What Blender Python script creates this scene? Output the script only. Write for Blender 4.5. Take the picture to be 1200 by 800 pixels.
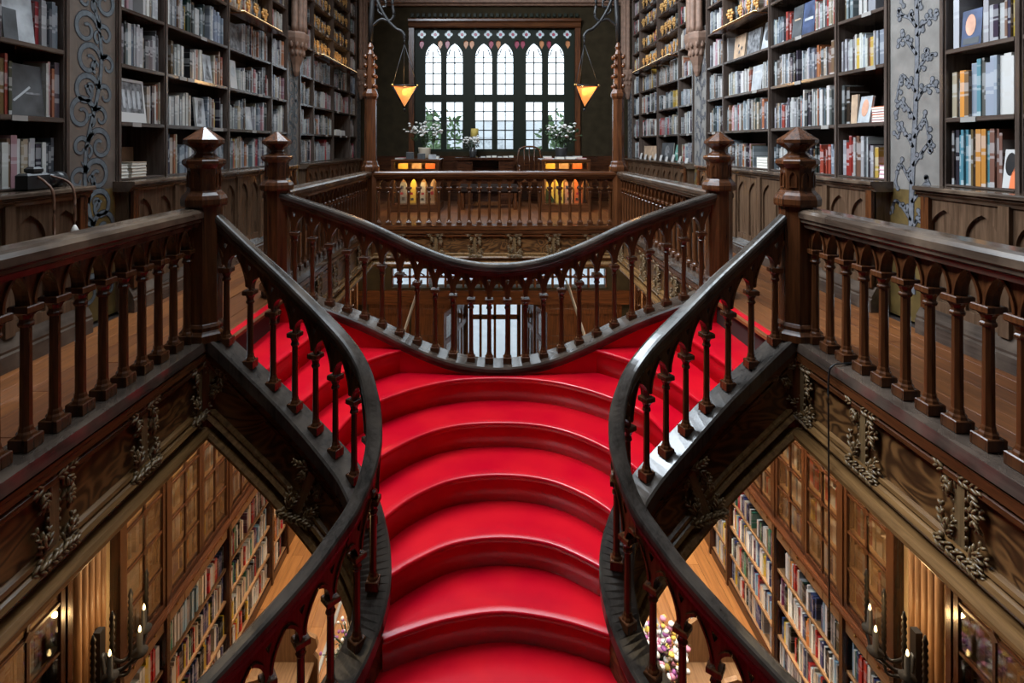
import bpy, math, random
from mathutils import Vector, Matrix
from mathutils.geometry import tessellate_polygon

random.seed(7)
PI = math.pi
scn = bpy.context.scene
for o in list(bpy.data.objects):
    bpy.data.objects.remove(o, do_unlink=True)
COL = scn.collection

# ------------------------------------------------------------------ camera
CAM = Vector((-0.063, 0.0, 1.155))
cd = bpy.data.cameras.new('camera')
cd.sensor_width = 36.0
cd.lens = 19.2
cd.shift_x = 26 / 1200
cd.shift_y = -230 / 1200
cd.clip_start = 0.05
cam = bpy.data.objects.new('view_camera', cd)
cam.location = CAM
cam.rotation_euler = (PI / 2, 0, 0)
COL.objects.link(cam)
scn.camera = cam

# ------------------------------------------------------------------ world, sky light, exposure
scn.view_settings.view_transform = 'Standard'
scn.view_settings.look = 'None'
scn.view_settings.gamma = 1.0
scn.view_settings.use_curve_mapping = False
scn.view_settings.exposure = 0.0
w = bpy.data.worlds.new('overcast_sky')
scn.world = w
w.use_nodes = True
bg = w.node_tree.nodes['Background']
bg.inputs[0].default_value = (0.80, 0.90, 1.0, 1)
bg.inputs[1].default_value = 3.6
cy = scn.cycles
cy.use_denoising = True
cy.max_bounces = 7
cy.diffuse_bounces = 2
cy.glossy_bounces = 3
cy.transmission_bounces = 6
cy.transparent_max_bounces = 12
cy.sample_clamp_indirect = 4.0
cy.caustics_reflective = False
cy.caustics_refractive = False


def area_light(name, loc, rot, sx, sy, power, color, portal=False, spread=PI):
    d = bpy.data.lights.new(name, 'AREA')
    d.shape = 'RECTANGLE'
    d.size, d.size_y = sx, sy
    d.energy = power
    d.color = color
    d.spread = spread
    o = bpy.data.objects.new(name, d)
    o.location = loc
    o.rotation_euler = rot
    COL.objects.link(o)
    if portal:
        d.cycles.is_portal = True
    return o


# daylight falling through the long glazed roof light above the stairwell
area_light('skylight_crown_daylight', (0.0, 4.2, 5.52), (0, 0, 0), 1.1, 5.6, 120, (0.80, 0.90, 1.0))
area_light('skylight_daylight', (-1.75, 5.0, 5.05), (0, math.radians(-68), 0), 1.9, 4.6, 900, (0.80, 0.90, 1.0))
# daylight through the big front window and the shop door
area_light('front_window_daylight', (0.03, 11.62, 2.2), (-PI / 2, 0, 0), 3.3, 2.6, 20, (0.84, 0.93, 1.0), portal=True)
area_light('door_portal', (0.05, 12.6, -2.7), (-PI / 2, 0, 0), 2.0, 1.6, 20, (0.84, 0.93, 1.0), portal=True)

# ------------------------------------------------------------------ materials
MATS = {}


def new_mat(name):
    m = bpy.data.materials.new(name)
    m.use_nodes = True
    nt = m.node_tree
    b = nt.nodes['Principled BSDF']
    MATS[name] = m
    return m, nt, b


def plain(name, col, rough=0.6, metal=0.0, spec=0.5, emit=None, estr=0.0, coat=0.0, noise=0.0, nscale=30):
    m, nt, b = new_mat(name)
    b.inputs['Base Color'].default_value = (*col, 1)
    b.inputs['Roughness'].default_value = rough
    b.inputs['Metallic'].default_value = metal
    b.inputs['Specular IOR Level'].default_value = spec
    b.inputs['Coat Weight'].default_value = coat
    if emit:
        b.inputs['Emission Color'].default_value = (*emit, 1)
        b.inputs['Emission Strength'].default_value = estr
    if noise > 0:
        tc = nt.nodes.new('ShaderNodeTexCoord')
        n = nt.nodes.new('ShaderNodeTexNoise')
        n.inputs['Scale'].default_value = nscale
        n.inputs['Detail'].default_value = 5
        r = nt.nodes.new('ShaderNodeValToRGB')
        r.color_ramp.elements[0].position = 0.3
        r.color_ramp.elements[1].position = 0.7
        r.color_ramp.elements[0].color = (*[c * (1 - noise) for c in col], 1)
        r.color_ramp.elements[1].color = (*[min(1, c * (1 + noise)) for c in col], 1)
        nt.links.new(tc.outputs['Object'], n.inputs['Vector'])
        nt.links.new(n.outputs['Fac'], r.inputs[0])
        nt.links.new(r.outputs[0], b.inputs['Base Color'])
    return m


def wood(name, dark, light, axis='z', rough=0.38, freq=38, stretch=0.07, spec=0.5, coat=0.0, bump=0.12, burl=False, wear=None):
    m, nt, b = new_mat(name)
    L = nt.links
    tc = nt.nodes.new('ShaderNodeTexCoord')
    mp = nt.nodes.new('ShaderNodeMapping')
    sc = [freq] * 3
    if not burl:
        sc['xyz'.index(axis)] = freq * stretch
    else:
        sc = [freq * 0.16] * 3
        sc['xyz'.index(axis)] *= 0.45
    mp.inputs['Scale'].default_value = sc
    n = nt.nodes.new('ShaderNodeTexNoise')
    n.inputs['Scale'].default_value = 1.0
    n.inputs['Detail'].default_value = 7
    n.inputs['Roughness'].default_value = 0.62
    n.inputs['Distortion'].default_value = 0.6
    L.new(tc.outputs['Object'], mp.inputs['Vector'])
    L.new(mp.outputs[0], n.inputs['Vector'])
    fac = n.outputs['Fac']
    if burl:
        n.inputs['Detail'].default_value = 2
        mm = nt.nodes.new('ShaderNodeMath')
        mm.operation = 'MULTIPLY'
        mm.inputs[1].default_value = 13.0
        sn = nt.nodes.new('ShaderNodeMath')
        sn.operation = 'SINE'
        ma = nt.nodes.new('ShaderNodeMapRange')
        ma.inputs['From Min'].default_value = -1
        L.new(n.outputs['Fac'], mm.inputs[0])
        m2 = nt.nodes.new('ShaderNodeMath')
        m2.operation = 'MULTIPLY'
        m2.inputs[1].default_value = 4.0
        L.new(mm.outputs[0], m2.inputs[0])
        L.new(m2.outputs[0], sn.inputs[0])
        L.new(sn.outputs[0], ma.inputs[0])
        fac = ma.outputs[0]
    r = nt.nodes.new('ShaderNodeValToRGB')
    r.color_ramp.elements[0].position = 0.28 if not burl else 0.0
    r.color_ramp.elements[1].position = 0.74 if not burl else 1.0
    r.color_ramp.elements[0].color = (*dark, 1)
    r.color_ramp.elements[1].color = (*light, 1)
    L.new(fac, r.inputs[0])
    out = r.outputs[0]
    if wear:
        n2 = nt.nodes.new('ShaderNodeTexNoise')
        n2.inputs['Scale'].default_value = 5.0
        n2.inputs['Detail'].default_value = 6
        L.new(tc.outputs['Object'], n2.inputs['Vector'])
        r2 = nt.nodes.new('ShaderNodeValToRGB')
        r2.color_ramp.elements[0].position = 0.45
        r2.color_ramp.elements[1].position = 0.7
        L.new(n2.outputs['Fac'], r2.inputs[0])
        mx = nt.nodes.new('ShaderNodeMix')
        mx.data_type = 'RGBA'
        mx.inputs[7].default_value = (*wear, 1)
        L.new(r2.outputs[0], mx.inputs[0])
        L.new(out, mx.inputs[6])
        out = mx.outputs[2]
    L.new(out, b.inputs['Base Color'])
    b.inputs['Roughness'].default_value = rough
    b.inputs['Specular IOR Level'].default_value = spec
    b.inputs['Coat Weight'].default_value = coat
    b.inputs['Coat Roughness'].default_value = 0.25
    if bump:
        bm = nt.nodes.new('ShaderNodeBump')
        bm.inputs['Strength'].default_value = bump
        bm.inputs['Distance'].default_value = 0.004
        L.new(n.outputs['Fac'], bm.inputs['Height'])
        L.new(bm.outputs[0], b.inputs['Normal'])
    return m


MAH_D, MAH_L = (0.018, 0.0058, 0.0022), (0.128, 0.042, 0.0135)
for ax in 'xyz':
    wood('mahogany_' + ax, MAH_D, MAH_L, ax, rough=0.27)
    wood('rail_' + ax, (0.024, 0.015, 0.011), (0.095, 0.064, 0.044), ax, rough=0.19, bump=0.05, wear=(0.145, 0.100, 0.068))
    wood('stair_rail_' + ax, (0.018, 0.015, 0.013), (0.070, 0.057, 0.048), ax, rough=0.20, bump=0.06, wear=(0.085, 0.066, 0.052))
    wood('case_' + ax, (0.034, 0.022, 0.017), (0.105, 0.078, 0.064), ax, rough=0.18, bump=0.04)
    wood('oak_' + ax, (0.14, 0.066, 0.028), (0.36, 0.20, 0.095), ax, rough=0.4)
for ax in 'xyz':
    wood('ledge_' + ax, (0.026, 0.018, 0.014), (0.085, 0.062, 0.048), ax, rough=0.11, bump=0.015, wear=(0.11, 0.08, 0.06))
wood('burl_x', (0.040, 0.016, 0.0055), (0.17, 0.078, 0.026), 'x', rough=0.36, burl=True)
wood('burl_y', (0.040, 0.016, 0.0055), (0.17, 0.078, 0.026), 'y', rough=0.36, burl=True)
wood('gilt_moulding', (0.075, 0.034, 0.011), (0.235, 0.122, 0.044), 'y', rough=0.26)
wood('carved', (0.05, 0.026, 0.010), (0.23, 0.145, 0.065), 'z', rough=0.38, freq=60)
wood('wainscot', (0.045, 0.024, 0.013), (0.145, 0.086, 0.052), 'z', rough=0.20, bump=0.04)
wood('plank_a', (0.075, 0.024, 0.009), (0.235, 0.080, 0.023), 'y', rough=0.33, freq=30)
wood('plank_b', (0.065, 0.021, 0.008), (0.19, 0.063, 0.018), 'y', rough=0.36, freq=30)
wood('plank_c', (0.090, 0.032, 0.012), (0.27, 0.094, 0.027), 'y', rough=0.30, freq=30)
wood('ground_a', (0.20, 0.075, 0.020), (0.42, 0.18, 0.055), 'y', rough=0.32, freq=30)
wood('ground_b', (0.16, 0.058, 0.016), (0.36, 0.15, 0.045), 'y', rough=0.32, freq=30)
for ax in 'xyz':
    wood('cabinet_' + ax, (0.012, 0.004, 0.002), (0.075, 0.024, 0.009), ax, rough=0.24)
plain('case_back', (0.022, 0.012, 0.008), 0.7)
plain('wall_dark', (0.026, 0.019, 0.010), 0.85, spec=0.08, noise=0.25, nscale=6)
plain('wall_plaster', (0.07, 0.05, 0.036), 0.85, noise=0.2, nscale=5)
plain('ceiling_paint', (0.12, 0.09, 0.06), 0.85, noise=0.15, nscale=4)
plain('stone', (0.17, 0.098, 0.066), 0.7, noise=0.25, nscale=14)
plain('iron', (0.010, 0.009, 0.009), 0.5, spec=0.3)
plain('dark_fabric', (0.020, 0.012, 0.009), 0.9, spec=0.1)
plain('brass', (0.42, 0.26, 0.08), 0.35, metal=1.0)
plain('gold', (0.40, 0.22, 0.07), 0.5, metal=0.3, noise=0.3, nscale=40)
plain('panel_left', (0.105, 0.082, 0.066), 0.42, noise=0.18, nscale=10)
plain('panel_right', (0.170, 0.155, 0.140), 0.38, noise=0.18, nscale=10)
plain('panel_dado', (0.105, 0.066, 0.018), 0.5, noise=0.35, nscale=12)
plain('vine_dark', (0.018, 0.018, 0.022), 0.7)
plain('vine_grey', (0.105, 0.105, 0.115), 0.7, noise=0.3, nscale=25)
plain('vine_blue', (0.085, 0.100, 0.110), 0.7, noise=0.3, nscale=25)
plain('frame_green', (0.012, 0.015, 0.009), 0.5, spec=0.15)
plain('lead', (0.02, 0.022, 0.02), 0.5)
plain('glass_red_glow', (0.25, 0.03, 0.06), 0.3, emit=(0.50, 0.09, 0.15), estr=0.12)  # red, amber and pale stained glass: emission stands in for daylight behind
plain('glass_amber_glow', (0.3, 0.12, 0.05), 0.3, emit=(0.8, 0.36, 0.16), estr=0.22)
plain('glass_pale_glow', (0.2, 0.25, 0.28), 0.3, emit=(0.62, 0.75, 0.82), estr=0.42)
plain('bulb', (1, 0.8, 0.5), 0.3, emit=(1.0, 0.66, 0.26), estr=6.0)
plain('warm_diffuser', (1, 0.85, 0.6), 0.4, emit=(1.0, 0.72, 0.38), estr=4.0)
plain('paper', (0.66, 0.62, 0.54), 0.8)
plain('label_card', (0.24, 0.22, 0.20), 0.6)
plain('black_plastic', (0.012, 0.012, 0.013), 0.35)
plain('strap_leather', (0.11, 0.045, 0.02), 0.6)
plain('strap_tip', (0.55, 0.5, 0.45), 0.5)
plain('lens_glass', (0.01, 0.012, 0.02), 0.05)
plain('leaf', (0.035, 0.065, 0.025), 0.6, noise=0.3)
plain('leaf_grey', (0.16, 0.19, 0.16), 0.6, noise=0.3)
plain('petal_white', (0.80, 0.78, 0.74), 0.6)
plain('petal_purple', (0.32, 0.09, 0.30), 0.6)
plain('petal_yellow', (0.72, 0.52, 0.10), 0.6)
plain('petal_pink', (0.65, 0.25, 0.36), 0.6)
plain('ceramic_dark', (0.03, 0.03, 0.03), 0.3)
plain('ceramic_cream', (0.50, 0.42, 0.32), 0.4)
plain('yellow_shade', (0.5, 0.36, 0.08), 0.7)
plain('steel', (0.30, 0.31, 0.33), 0.35, metal=0.8)
plain('mat_white', (0.44, 0.42, 0.40), 0.7)
plain('print_grey', (0.14, 0.14, 0.145), 0.6, noise=0.9, nscale=22)
plain('cover_dark', (0.05, 0.052, 0.055), 0.5, noise=0.5, nscale=9)
plain('cover_pale', (0.33, 0.34, 0.35), 0.5, noise=0.35, nscale=10)
plain('cover_red', (0.36, 0.03, 0.05), 0.5)
plain('cover_navy', (0.035, 0.05, 0.10), 0.45, noise=0.5, nscale=12)
plain('cover_green', (0.10, 0.26, 0.21), 0.45)
plain('cover_orange', (0.68, 0.16, 0.05), 0.5)
plain('cover_skin', (0.50, 0.26, 0.17), 0.5, noise=0.2, nscale=14)
plain('cover_tan', (0.38, 0.26, 0.17), 0.6, noise=0.3, nscale=12)
plain('stack_white', (0.42, 0.40, 0.36), 0.7)
plain('street', (0.30, 0.31, 0.32), 0.8, noise=0.1, nscale=3)
plain('facade_pale', (0.42, 0.43, 0.44), 0.8, noise=0.1, nscale=2)
plain('cream_strip', (0.62, 0.50, 0.32), 0.6)
plain('backdrop_leaf', (0.09, 0.15, 0.06), 0.7, noise=0.5, nscale=8)

# red stair covering: smooth, slightly shiny, with traffic wear
m, nt, b = new_mat('red_carpet')
tc = nt.nodes.new('ShaderNodeTexCoord')
n1 = nt.nodes.new('ShaderNodeTexNoise')
n1.inputs['Scale'].default_value = 3.2
n1.inputs['Detail'].default_value = 4
r1 = nt.nodes.new('ShaderNodeValToRGB')
r1.color_ramp.elements[0].position = 0.35
r1.color_ramp.elements[1].position = 0.72
r1.color_ramp.elements[0].color = (0.47, 0.0016, 0.013, 1)
r1.color_ramp.elements[1].color = (0.60, 0.008, 0.015, 1)
nt.links.new(tc.outputs['Object'], n1.inputs['Vector'])
nt.links.new(n1.outputs['Fac'], r1.inputs[0])
nt.links.new(r1.outputs[0], b.inputs['Base Color'])
b.inputs['Roughness'].default_value = 0.20
b.inputs['Specular IOR Level'].default_value = 0.5
n2 = nt.nodes.new('ShaderNodeTexNoise')
n2.inputs['Scale'].default_value = 420
bp = nt.nodes.new('ShaderNodeBump')
bp.inputs['Strength'].default_value = 0.10
bp.inputs['Distance'].default_value = 0.002
nt.links.new(tc.outputs['Object'], n2.inputs['Vector'])
nt.links.new(n2.outputs['Fac'], bp.inputs['Height'])
nt.links.new(bp.outputs[0], b.inputs['Normal'])


def glassy(name, tint, mixf, rough=0.04):
    m = bpy.data.materials.new(name)
    m.use_nodes = True
    nt = m.node_tree
    nt.nodes.clear()
    o = nt.nodes.new('ShaderNodeOutputMaterial')
    t = nt.nodes.new('ShaderNodeBsdfTransparent')
    t.inputs[0].default_value = (*tint, 1)
    g = nt.nodes.new('ShaderNodeBsdfGlossy')
    g.inputs['Roughness'].default_value = rough
    fr = nt.nodes.new('ShaderNodeLayerWeight')
    pw = nt.nodes.new('ShaderNodeMath')
    pw.operation = 'POWER'
    pw.inputs[1].default_value = 4.5
    ad = nt.nodes.new('ShaderNodeMath')
    ad.inputs[1].default_value = mixf + 0.03
    mx = nt.nodes.new('ShaderNodeMixShader')
    nt.links.new(fr.outputs['Facing'], pw.inputs[0])
    nt.links.new(pw.outputs[0], ad.inputs[0])
    nt.links.new(ad.outputs[0], mx.inputs[0])
    nt.links.new(t.outputs[0], mx.inputs[1])
    nt.links.new(g.outputs[0], mx.inputs[2])
    nt.links.new(mx.outputs[0], o.inputs[0])
    MATS[name] = m


def lamp_pane(name, col, strength, clear):
    m = bpy.data.materials.new(name)
    m.use_nodes = True
    nt = m.node_tree
    nt.nodes.clear()
    o = nt.nodes.new('ShaderNodeOutputMaterial')
    t = nt.nodes.new('ShaderNodeBsdfTransparent')
    t.inputs[0].default_value = (1.0, 0.72, 0.40, 1)
    e = nt.nodes.new('ShaderNodeBsdfPrincipled')
    e.inputs['Base Color'].default_value = (*col, 1)
    e.inputs['Emission Color'].default_value = (*col, 1)
    e.inputs['Emission Strength'].default_value = strength
    e.inputs['Roughness'].default_value = 0.2
    mx = nt.nodes.new('ShaderNodeMixShader')
    mx.inputs[0].default_value = 1 - clear
    nt.links.new(t.outputs[0], mx.inputs[1])
    nt.links.new(e.outputs[0], mx.inputs[2])
    nt.links.new(mx.outputs[0], o.inputs[0])
    MATS[name] = m


lamp_pane('lamp_glass', (0.95, 0.52, 0.20), 0.28, 0.6)
lamp_pane('lamp_glass_reflection', (0.85, 0.74, 0.60), 0.45, 0.35)  # paler copy for one lantern face, its white reflection painted into the colour
glassy('window_glass', (0.93, 0.95, 0.95), 0.0)
glassy('cabinet_glass', (0.90, 0.89, 0.85), 0.07)

# books: colour per book from a vertex colour, title bands from its alpha (height along the spine)
m, nt, b = new_mat('book_cloth')
at = nt.nodes.new('ShaderNodeAttribute')
at.attribute_name = 'Col'
rr = nt.nodes.new('ShaderNodeValToRGB')
rr.color_ramp.interpolation = 'CONSTANT'
rr.color_ramp.elements[0].position = 0.0
rr.color_ramp.elements[0].color = (0.8, 0.8, 0.8, 1)
rr.color_ramp.elements[1].position = 0.10
rr.color_ramp.elements[1].color = (0, 0, 0, 1)
for p, v in ((0.14, 0.0), (0.46, 0.55), (0.50, 0.0), (0.54, 0.5), (0.70, 0.0), (0.86, 0.4), (0.89, 0.0)):
    e = rr.color_ramp.elements.new(p)
    e.color = (v, v, v, 1)
nt.links.new(at.outputs['Alpha'], rr.inputs[0])
mx = nt.nodes.new('ShaderNodeMix')
mx.data_type = 'RGBA'
inv = nt.nodes.new('ShaderNodeInvert')
inv.inputs['Fac'].default_value = 0.75
nt.links.new(at.outputs['Color'], inv.inputs['Color'])
sm = nt.nodes.new('ShaderNodeMath')
sm.operation = 'MULTIPLY'
sm.inputs[1].default_value = 0.45
nt.links.new(rr.outputs[0], sm.inputs[0])
nt.links.new(sm.outputs[0], mx.inputs[0])
nt.links.new(at.outputs['Color'], mx.inputs[6])
nt.links.new(inv.outputs[0], mx.inputs[7])
nt.links.new(mx.outputs[2], b.inputs['Base Color'])
b.inputs['Roughness'].default_value = 0.32


# ------------------------------------------------------------------ mesh building helpers
def tangents2d(pts, closed=False):
    """plan (x, y) unit tangents and mitre factors along a path"""
    n = len(pts)
    segs = []
    for i in range(n - 1):
        d = Vector((pts[i + 1][0] - pts[i][0], pts[i + 1][1] - pts[i][1]))
        segs.append(d.normalized() if d.length > 1e-9 else Vector((1, 0)))
    out = []
    for i in range(n):
        a = segs[max(0, i - 1)]
        b_ = segs[min(n - 2, i)]
        t = (a + b_)
        t = t.normalized() if t.length > 1e-6 else a
        c = max(0.5, t.dot(b_))
        out.append((t, 1.0 / c))
    return out


def smooth(pts, per=6):
    """Catmull-Rom through pts (tuples of any length)"""
    P = [Vector(p) for p in pts]
    P = [P[0] * 2 - P[1]] + P + [P[-1] * 2 - P[-2]]
    out = []
    for i in range(1, len(P) - 2):
        p0, p1, p2, p3 = P[i - 1], P[i], P[i + 1], P[i + 2]
        for k in range(per):
            t = k / per
            out.append(0.5 * (2 * p1 + (p2 - p0) * t + (2 * p0 - 5 * p1 + 4 * p2 - p3) * t * t + (3 * p1 - p0 - 3 * p2 + p3) * t ** 3))
    out.append(P[-2])
    return out


class MB:
    def __init__(self):
        self.v, self.f, self.s = [], [], []

    def add(self, verts, faces, smooth=False):
        o = len(self.v)
        self.v += [tuple(p) for p in verts]
        self.f += [tuple(i + o for i in f) for f in faces]
        self.s += [smooth] * len(faces)
        return self

    def box(self, x0, x1, y0, y1, z0, z1):
        x0, x1 = min(x0, x1), max(x0, x1)
        y0, y1 = min(y0, y1), max(y0, y1)
        z0, z1 = min(z0, z1), max(z0, z1)
        v = [(x0, y0, z0), (x1, y0, z0), (x1, y1, z0), (x0, y1, z0), (x0, y0, z1), (x1, y0, z1), (x1, y1, z1), (x0, y1, z1)]
        return self.add(v, [(0, 3, 2, 1), (4, 5, 6, 7), (0, 1, 5, 4), (1, 2, 6, 5), (2, 3, 7, 6), (3, 0, 4, 7)])

    def bevbox(self, x0, x1, y0, y1, z0, z1, b):
        """box with chamfered vertical-profile top and bottom edges"""
        x0, x1 = min(x0, x1), max(x0, x1)
        y0, y1 = min(y0, y1), max(y0, y1)
        rings = [(b, z0), (0, z0 + b), (0, z1 - b), (b, z1)]
        v, f = [], []
        for d, z in rings:
            v += [(x0 + d, y0 + d, z), (x1 - d, y0 + d, z), (x1 - d, y1 - d, z), (x0 + d, y1 - d, z)]
        f.append((3, 2, 1, 0))
        for r in range(3):
            for k in range(4):
                a, c = r * 4 + k, r * 4 + (k + 1) % 4
                f.append((a, c, c + 4, a + 4))
        f.append((12, 13, 14, 15))
        return self.add(v, f)

    def lathe(self, prof, n=8, c=(0, 0, 0), rot=0.0, smooth=False, cap=True, sx=1.0, sy=1.0):
        v, f = [], []
        for r, z in prof:
            for k in range(n):
                a = rot + 2 * PI * k / n
                v.append((c[0] + r * sx * math.cos(a), c[1] + r * sy * math.sin(a), c[2] + z))
        for i in range(len(prof) - 1):
            for k in range(n):
                a, b_ = i * n + k, i * n + (k + 1) % n
                f.append((a, b_, b_ + n, a + n))
        if cap:
            f.append(tuple(range(n - 1, -1, -1)))
            f.append(tuple((len(prof) - 1) * n + k for k in range(n)))
        return self.add(v, f, smooth)

    def sweep(self, path, prof, closed=True, smooth=False, flip=1):
        """profile (n, z) swept along a path; n is measured to the path's left in plan"""
        T = tangents2d(path)
        m = len(prof)
        v, f = [], []
        for p, (t, k) in zip(path, T):
            nx, ny = -t.y * k * flip, t.x * k * flip
            for (n_, z_) in prof:
                v.append((p[0] + nx * n_, p[1] + ny * n_, p[2] + z_))
        for i in range(len(path) - 1):
            for k in range(m if closed else m - 1):
                a, b_ = i * m + k, i * m + (k + 1) % m
                f.append((a, b_, b_ + m, a + m) if flip > 0 else (a, a + m, b_ + m, b_))
        if closed:
            e = (len(path) - 1) * m
            f.append(tuple(range(m - 1, -1, -1)))
            f.append(tuple(e + k for k in range(m)))
        return self.add(v, f, smooth)

    def tube(self, path, r, n=6, smooth=True):
        P = [Vector(p) for p in path]
        up = Vector((0, 0, 1))
        v, f = [], []
        for i, p in enumerate(P):
            t = (P[min(i + 1, len(P) - 1)] - P[max(i - 1, 0)])
            t = t.normalized() if t.length > 1e-9 else up
            a = t.cross(up)
            if a.length < 1e-3:
                a = t.cross(Vector((1, 0, 0)))
            a.normalize()
            b_ = t.cross(a)
            rr_ = r[i] if isinstance(r, (list, tuple)) else r
            for k in range(n):
                an = 2 * PI * k / n
                v.append(p + a * (rr_ * math.cos(an)) + b_ * (rr_ * math.sin(an)))
        for i in range(len(P) - 1):
            for k in range(n):
                a_, c_ = i * n + k, i * n + (k + 1) % n
                f.append((a_, c_, c_ + n, a_ + n))
        f.append(tuple(range(n - 1, -1, -1)))
        f.append(tuple((len(P) - 1) * n + k for k in range(n)))
        return self.add(v, f, smooth)

    def plate(self, outer, holes, fr, t0, t1):
        """flat plate with holes. fr(u, v, d) -> world; d runs t0 (front) .. t1 (back)"""
        loops = [outer] + list(holes)
        flat = [p for l in loops for p in l]
        tris = tessellate_polygon([[Vector((p[0], p[1], 0)) for p in l] for l in loops])
        n = len(flat)
        v = [fr(p[0], p[1], t0) for p in flat] + [fr(p[0], p[1], t1) for p in flat]
        f = [tuple(t) for t in tris] + [tuple(i + n for i in reversed(t)) for t in tris]
        o = 0
        for l in loops:
            k = len(l)
            for i in range(k):
                a, b_ = o + i, o + (i + 1) % k
                f.append((a, b_, b_ + n, a + n))
            o += k
        return self.add(v, f)

    def blob(self, c, s, rot=None, n=6, m=4, smooth=True):
        v, f = [], []
        R = rot or Matrix.Identity(3)
        c = Vector(c)
        v.append(c + R @ Vector((0, 0, -s[2])))
        for i in range(1, m):
            ph = -PI / 2 + PI * i / m
            for k in range(n):
                a = 2 * PI * k / n
                v.append(c + R @ Vector((s[0] * math.cos(ph) * math.cos(a), s[1] * math.cos(ph) * math.sin(a), s[2] * math.sin(ph))))
        v.append(c + R @ Vector((0, 0, s[2])))
        for k in range(n):
            f.append((0, 1 + (k + 1) % n, 1 + k))
        for i in range(m - 2):
            for k in range(n):
                a, b_ = 1 + i * n + k, 1 + i * n + (k + 1) % n
                f.append((a, b_, b_ + n, a + n))
        e = len(v) - 1
        o = 1 + (m - 2) * n
        for k in range(n):
            f.append((e, o + k, o + (k + 1) % n))
        return self.add(v, f, smooth)

    def mesh(self, name, mat):
        me = bpy.data.meshes.new(name)
        me.from_pydata(self.v, [], self.f)
        if any(self.s):
            me.polygons.foreach_set('use_smooth', self.s)
        me.materials.append(MATS[mat])
        me.update()
        return me

    def build(self, name, mat, parent=None, recalc=False):
        me = self.mesh(name, mat)
        if recalc:
            fix_normals(me)
        return obj(name, me, parent)


def fix_normals(me):
    import bmesh
    bm = bmesh.new()
    bm.from_mesh(me)
    bmesh.ops.recalc_face_normals(bm, faces=bm.faces)
    bm.to_mesh(me)
    bm.free()


def world_loc(o):
    p = Vector((0, 0, 0))
    while o is not None:
        p += o.location
        o = o.parent
    return p


def obj(name, me, parent=None, loc=None, rot=None):
    """link a mesh; with no loc the mesh is in world coordinates (parents are unrotated)"""
    o = bpy.data.objects.new(name, me)
    COL.objects.link(o)
    base = Vector((0, 0, 0))
    if parent is not None:
        o.parent = parent
        base = world_loc(parent)
    o.location = (Vector(loc) if loc is not None else Vector((0, 0, 0))) - base
    if rot is not None:
        o.rotation_euler = rot
    return o


def tag(o, label, cat=None, group=None, kind=None):
    o['label'] = label
    if cat:
        o['category'] = cat
    if group:
        o['group'] = group
    if kind:
        o['kind'] = kind
    return o


def thing(name, label, cat, loc=(0, 0, 0), group=None, kind=None):
    o = bpy.data.objects.new(name, None)
    o.empty_display_size = 0.1
    o.location = loc
    COL.objects.link(o)
    return tag(o, label, cat, group, kind)


def struct(name, label, cat, loc=(0, 0, 0)):
    return thing(name, label, cat, loc, kind='structure')


SIDE = {-1: 'left', 1: 'right'}
GZ = -4.03           # ground-floor level (the gallery floor is z = 0)
XN = 1.70            # newel line
XB = 1.74            # gallery baluster line
Y1, Y2, Y3 = 3.13, 4.20, 7.50   # first newel, second newel, far rail
YW = 11.30           # front wall inner face

# ================================================================== THE SETTING
XL, XR = -2.97, 3.05        # inner faces of the side walls
wl = tag(MB().box(XL - 0.25, XL, -2.0, YW + 0.3, GZ - 0.2, 5.9).build('wall_left', 'wall_plaster'),
         'dark plaster side wall behind the shelves on the side of the framed print', 'wall', kind='structure')
wr = tag(MB().box(XR, XR + 0.25, -2.0, YW + 0.3, GZ - 0.2, 5.9).build('wall_right', 'wall_plaster'),
         'plaster side wall behind the shelves on the brighter side', 'wall', kind='structure')
wb = tag(MB().box(XL, XR, -2.0, -1.75, GZ - 0.2, 5.9).build('wall_back', 'wall_plaster'),
         'plaster wall closing the shop behind the stairs', 'wall', kind='structure')
# front wall with the window, the transom strip and the doorway left open
WX0, WX1, WZ0, WZ1 = -1.62, 1.69, 1.02, 3.62
TX0, TX1, TZ0, TZ1 = -2.10, 2.36, -1.80, -1.40
DX0, DX1, DZ1 = -0.78, 0.88, -2.12
fw = MB()
fw.box(XL, WX0, YW, YW + 0.3, -0.3, 5.9).box(WX1, XR, YW, YW + 0.3, -0.3, 5.9)
fw.box(WX0, WX1, YW, YW + 0.3, -0.3, WZ0).box(WX0, WX1, YW, YW + 0.3, WZ1, 5.9)
fw.box(XL, XR, YW, YW + 0.3, TZ1, -0.3)
fw.box(XL, TX0, YW, YW + 0.3, TZ0, TZ1).box(TX1, XR, YW, YW + 0.3, TZ0, TZ1)
fw.box(XL, DX0, YW, YW + 0.3, GZ - 0.2, TZ0).box(DX1, XR, YW, YW + 0.3, GZ - 0.2, TZ0)
fw.box(DX0, DX1, YW, YW + 0.3, DZ1, TZ0)
tag(fw.build('wall_front', 'wall_dark'), 'dark olive front wall around the tall three-part window', 'wall', kind='structure')

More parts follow.
